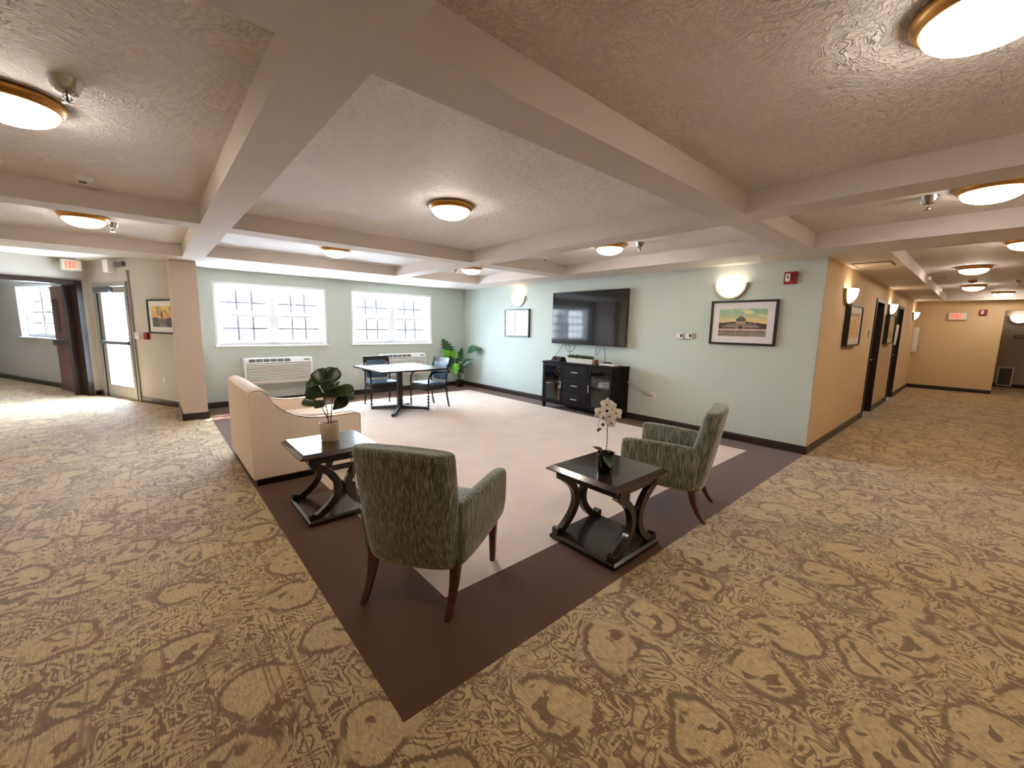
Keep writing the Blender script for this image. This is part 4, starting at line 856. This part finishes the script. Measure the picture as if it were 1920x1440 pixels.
c = MB(); c.box(.03, .95, .03, Wd-.03, 0, .068); obj('plinth', c, 'black', t)

# ------------------------------------------------------------------ dining table and chairs
t = thing('dining_table', 'square dark pedestal table by the right window', 'table', (3.22, 6.64, 0), 0)
c = MB(); c.box(-.575, .575, -.60, .60, .742, .765); obj('tabletop', c, 'laminate', t); c = MB()
c.box(-.582, .582, -.607, -.60, .738, .766); c.box(-.582, .582, .60, .607, .738, .766); c.box(-.582, -.575, -.60, .60, .738, .766); c.box(.575, .582, -.60, .60, .738, .766); obj('edge_band', c, 'black', t)
c = MB(); c.box(-.04, .04, -.04, .04, .05, .71); obj('column', c, 'black', t, bevel=.006); c = MB(); c.box(-.22, .22, -.22, .22, .705, .742); obj('top_plate', c, 'black', t)
for dx, dy in ((-.36, .37), (.41, -.26), (-.35, -.46), (.31, .31)):
    c = MB(); v = Vector((dx, dy, 0)); s = Vector((-dy, dx, 0)).normalized()*.028; e = v
    c.loft([[tuple(-s+Vector((0, 0, .025))), tuple(s+Vector((0, 0, .025))), tuple(s+Vector((0, 0, .095))), tuple(-s+Vector((0, 0, .095)))], [tuple(e-s+Vector((0, 0, .008))), tuple(e+s+Vector((0, 0, .008))), tuple(e+s+Vector((0, 0, .045))), tuple(e-s+Vector((0, 0, .045)))]])
    f_ = obj('foot', c, 'black', t, bevel=.004); c = MB(); c.lathe([(.001, 0), (.022, 0), (.022, .01), (.001, .012)], tuple(v*.95), n=12); obj('glide', c, 'black', f_)
def dining_chair(loc, rz, label):
    t = thing('dining_chair', label, 'chair', loc, rz, 'black armchairs with teal pads at the dining table')
    for sx in (-1, 1):
        c = MB(); c.tube(bez([(sx*.235, -.27, 0), (sx*.232, -.225, .22), (sx*.23, -.21, .44), (sx*.23, -.235, .66), (sx*.232, -.29, .885)], 6), .025, 8); obj('leg', c, 'black', t, smooth=True, label='rear leg rising into the back post')
        c = MB(); c.tube(bez([(sx*.272, .22, 0), (sx*.272, .22, .3), (sx*.272, .215, .52), (sx*.272, .175, .625), (sx*.272, .09, .662), (sx*.265, -.08, .662), (sx*.25, -.27, .655)], 6), .023, 8); obj('arm', c, 'black', t, smooth=True, label='bent arm continuing down as the front leg')
    c = MB(); c.box(-.255, .255, -.20, .235, .345, .43); obj('apron', c, 'black', t, bevel=.006)
    c = MB(); c.loft([rrect(0, .02, .245, .215, .04, .42), rrect(0, .02, .25, .225, .04, .44), rrect(0, .02, .245, .215, .04, .465), rrect(0, .02, .15, .13, .04, .475)]); obj('seat', c, 'teal', t, sub=1)
    c = MB(); rings = []
    for z in (.77, .84, .90): rings.append([(a*.235, -.265-(z-.8)*.26-.03*(1-a*a)*1.2+b*.011, z+.02*a*a*(z < .82)) for a, b in [(-1, -1), (-.5, -1), (0, -1), (.5, -1), (1, -1), (1, 1), (.5, 1), (0, 1), (-.5, 1), (-1, 1)]])
    c.loft(rings); obj('top_rail', c, 'black', t, smooth='auto')
    c = MB(); rings = []
    for z in (.49, .52, .65, .80, .83): rings.append([(a*.205, -.215-(z-.45)*.16-.03*(1-a*a)+b*(.012 if z in (.49, .83) else .022), z) for a, b in [(-1, -1), (-.5, -1), (0, -1), (.5, -1), (1, -1), (1, 1), (.5, 1), (0, 1), (-.5, 1), (-1, 1)]])
    c.loft(rings); obj('back_pad', c, 'teal', t, sub=1)
    return t
dc = dining_chair((3.16, 7.24, 0), pi-R(4), 'black and teal dining chair behind the table, back to the window'); dup(dc, (3.80, 6.62, 0), pi/2+R(6), 'black and teal dining chair at the right, back to the plant')

# ------------------------------------------------------------------ outdoors seen through the glass
g = MB(); flat([(-14, 16), (-14, 30), (30, 30), (30, 8.92), (.8, 8.92), (.55, 9.2), (p1.x+.35, p1.y+.2)], -.06, mb=g); struct('ground', g, 'patio', 'pale patio paving outside the windows')
def post(loc, lb): 
    t = thing('porch_post', lb, 'post', loc, 0, 'white porch posts outside'); c = MB(); c.box(-.07, .07, -.07, .07, 0, 2.8); obj('shaft', c, 'white', t); c = MB(); c.box(-.10, .10, -.10, .10, 0, .2); obj('plinth', c, 'white', t); return t
p_ = post((1.55, 10.4, -.06), 'white porch post seen through the left window, left one'); dup(p_, (2.45, 10.4, -.06), 0, 'white porch post seen through the left window, right one'); dup(p_, (4.9, 10.4, -.06), 0, 'white porch post seen through the right window')
M['darksiding'] = mat('sky_dimming_siding', lin(48, 50, 57), .8)  # kept dark so the view behind the window bars burns out less
b = thing('house', 'long dark house added outside to dim the sky behind the windows', 'building', (8.6, 21, -.06), 0)  # added backdrop that covers bright sky behind the panes
c = MB(); c.box(-7, 9, 0, 5, 0, 2.9); obj('wall', c, 'darksiding', b)
for k in range(14): c = MB(); c.box(-7, 9, -.02, 0, .1+k*.2, .28+k*.2); obj('siding_board', c, 'darksiding', b)
c = MB(); c.prism([(-.3, 2.9), (-.3, 3.02), (2.5, 3.5), (5.3, 3.02), (5.3, 2.9)], 'x', -7.2, 9.2); obj('roof', c, 'darksiding', b)
def patio_chair(loc, rz, m, lb):
    t = thing('patio_chair', lb, 'chair', loc, rz, 'patio chairs outside')
    c = MB(); c.box(-.25, .25, -.22, .25, .40, .43); obj('seat', c, m, t)
    for k in range(5): c = MB(); c.bar((-.22+k*.11, -.22, .43), (-.22+k*.11, -.36, .98), .07, .02); obj('back_slat', c, m, t)
    for sx in (-.23, .23):
        for sy in (-.2, .22): c = MB(); c.box(sx-.02, sx+.02, sy-.02, sy+.02, 0, .62 if sy > 0 else .42); obj('leg', c, m, t)
        c = MB(); c.box(sx-.03, sx+.03, -.26, .28, .62, .645); obj('armrest', c, m, t)
    return t
patio_chair((3.35, 11.6, -.06), pi, 'bluechair', 'blue patio chair seen through the left window'); patio_chair((2.2, 11.2, -.06), pi*.9, 'bluechair', 'blue patio chair seen behind the left window mullion')
q = K+eD*1.0-eW*1.5; patio_chair((q.x, q.y, -.06), R(200), 'white', 'white slatted patio chair outside the glass door')
t = thing('porch_railing', 'white baluster railing outside the glass exit door', 'railing', (K+eD*.3-eW*5.2)[:2]+(-.06,), rD)
c = MB(); c.box(-2, 2.4, -.03, .03, .92, .98); obj('top_rail', c, 'alu', t); c = MB(); c.box(-2, 2.4, -.02, .02, .12, .17); obj('bottom_rail', c, 'alu', t)
for k in range(30): c = MB(); c.box(-1.95+k*.15, -1.91+k*.15, -.02, .02, .17, .92); obj('baluster', c, 'alu', t)
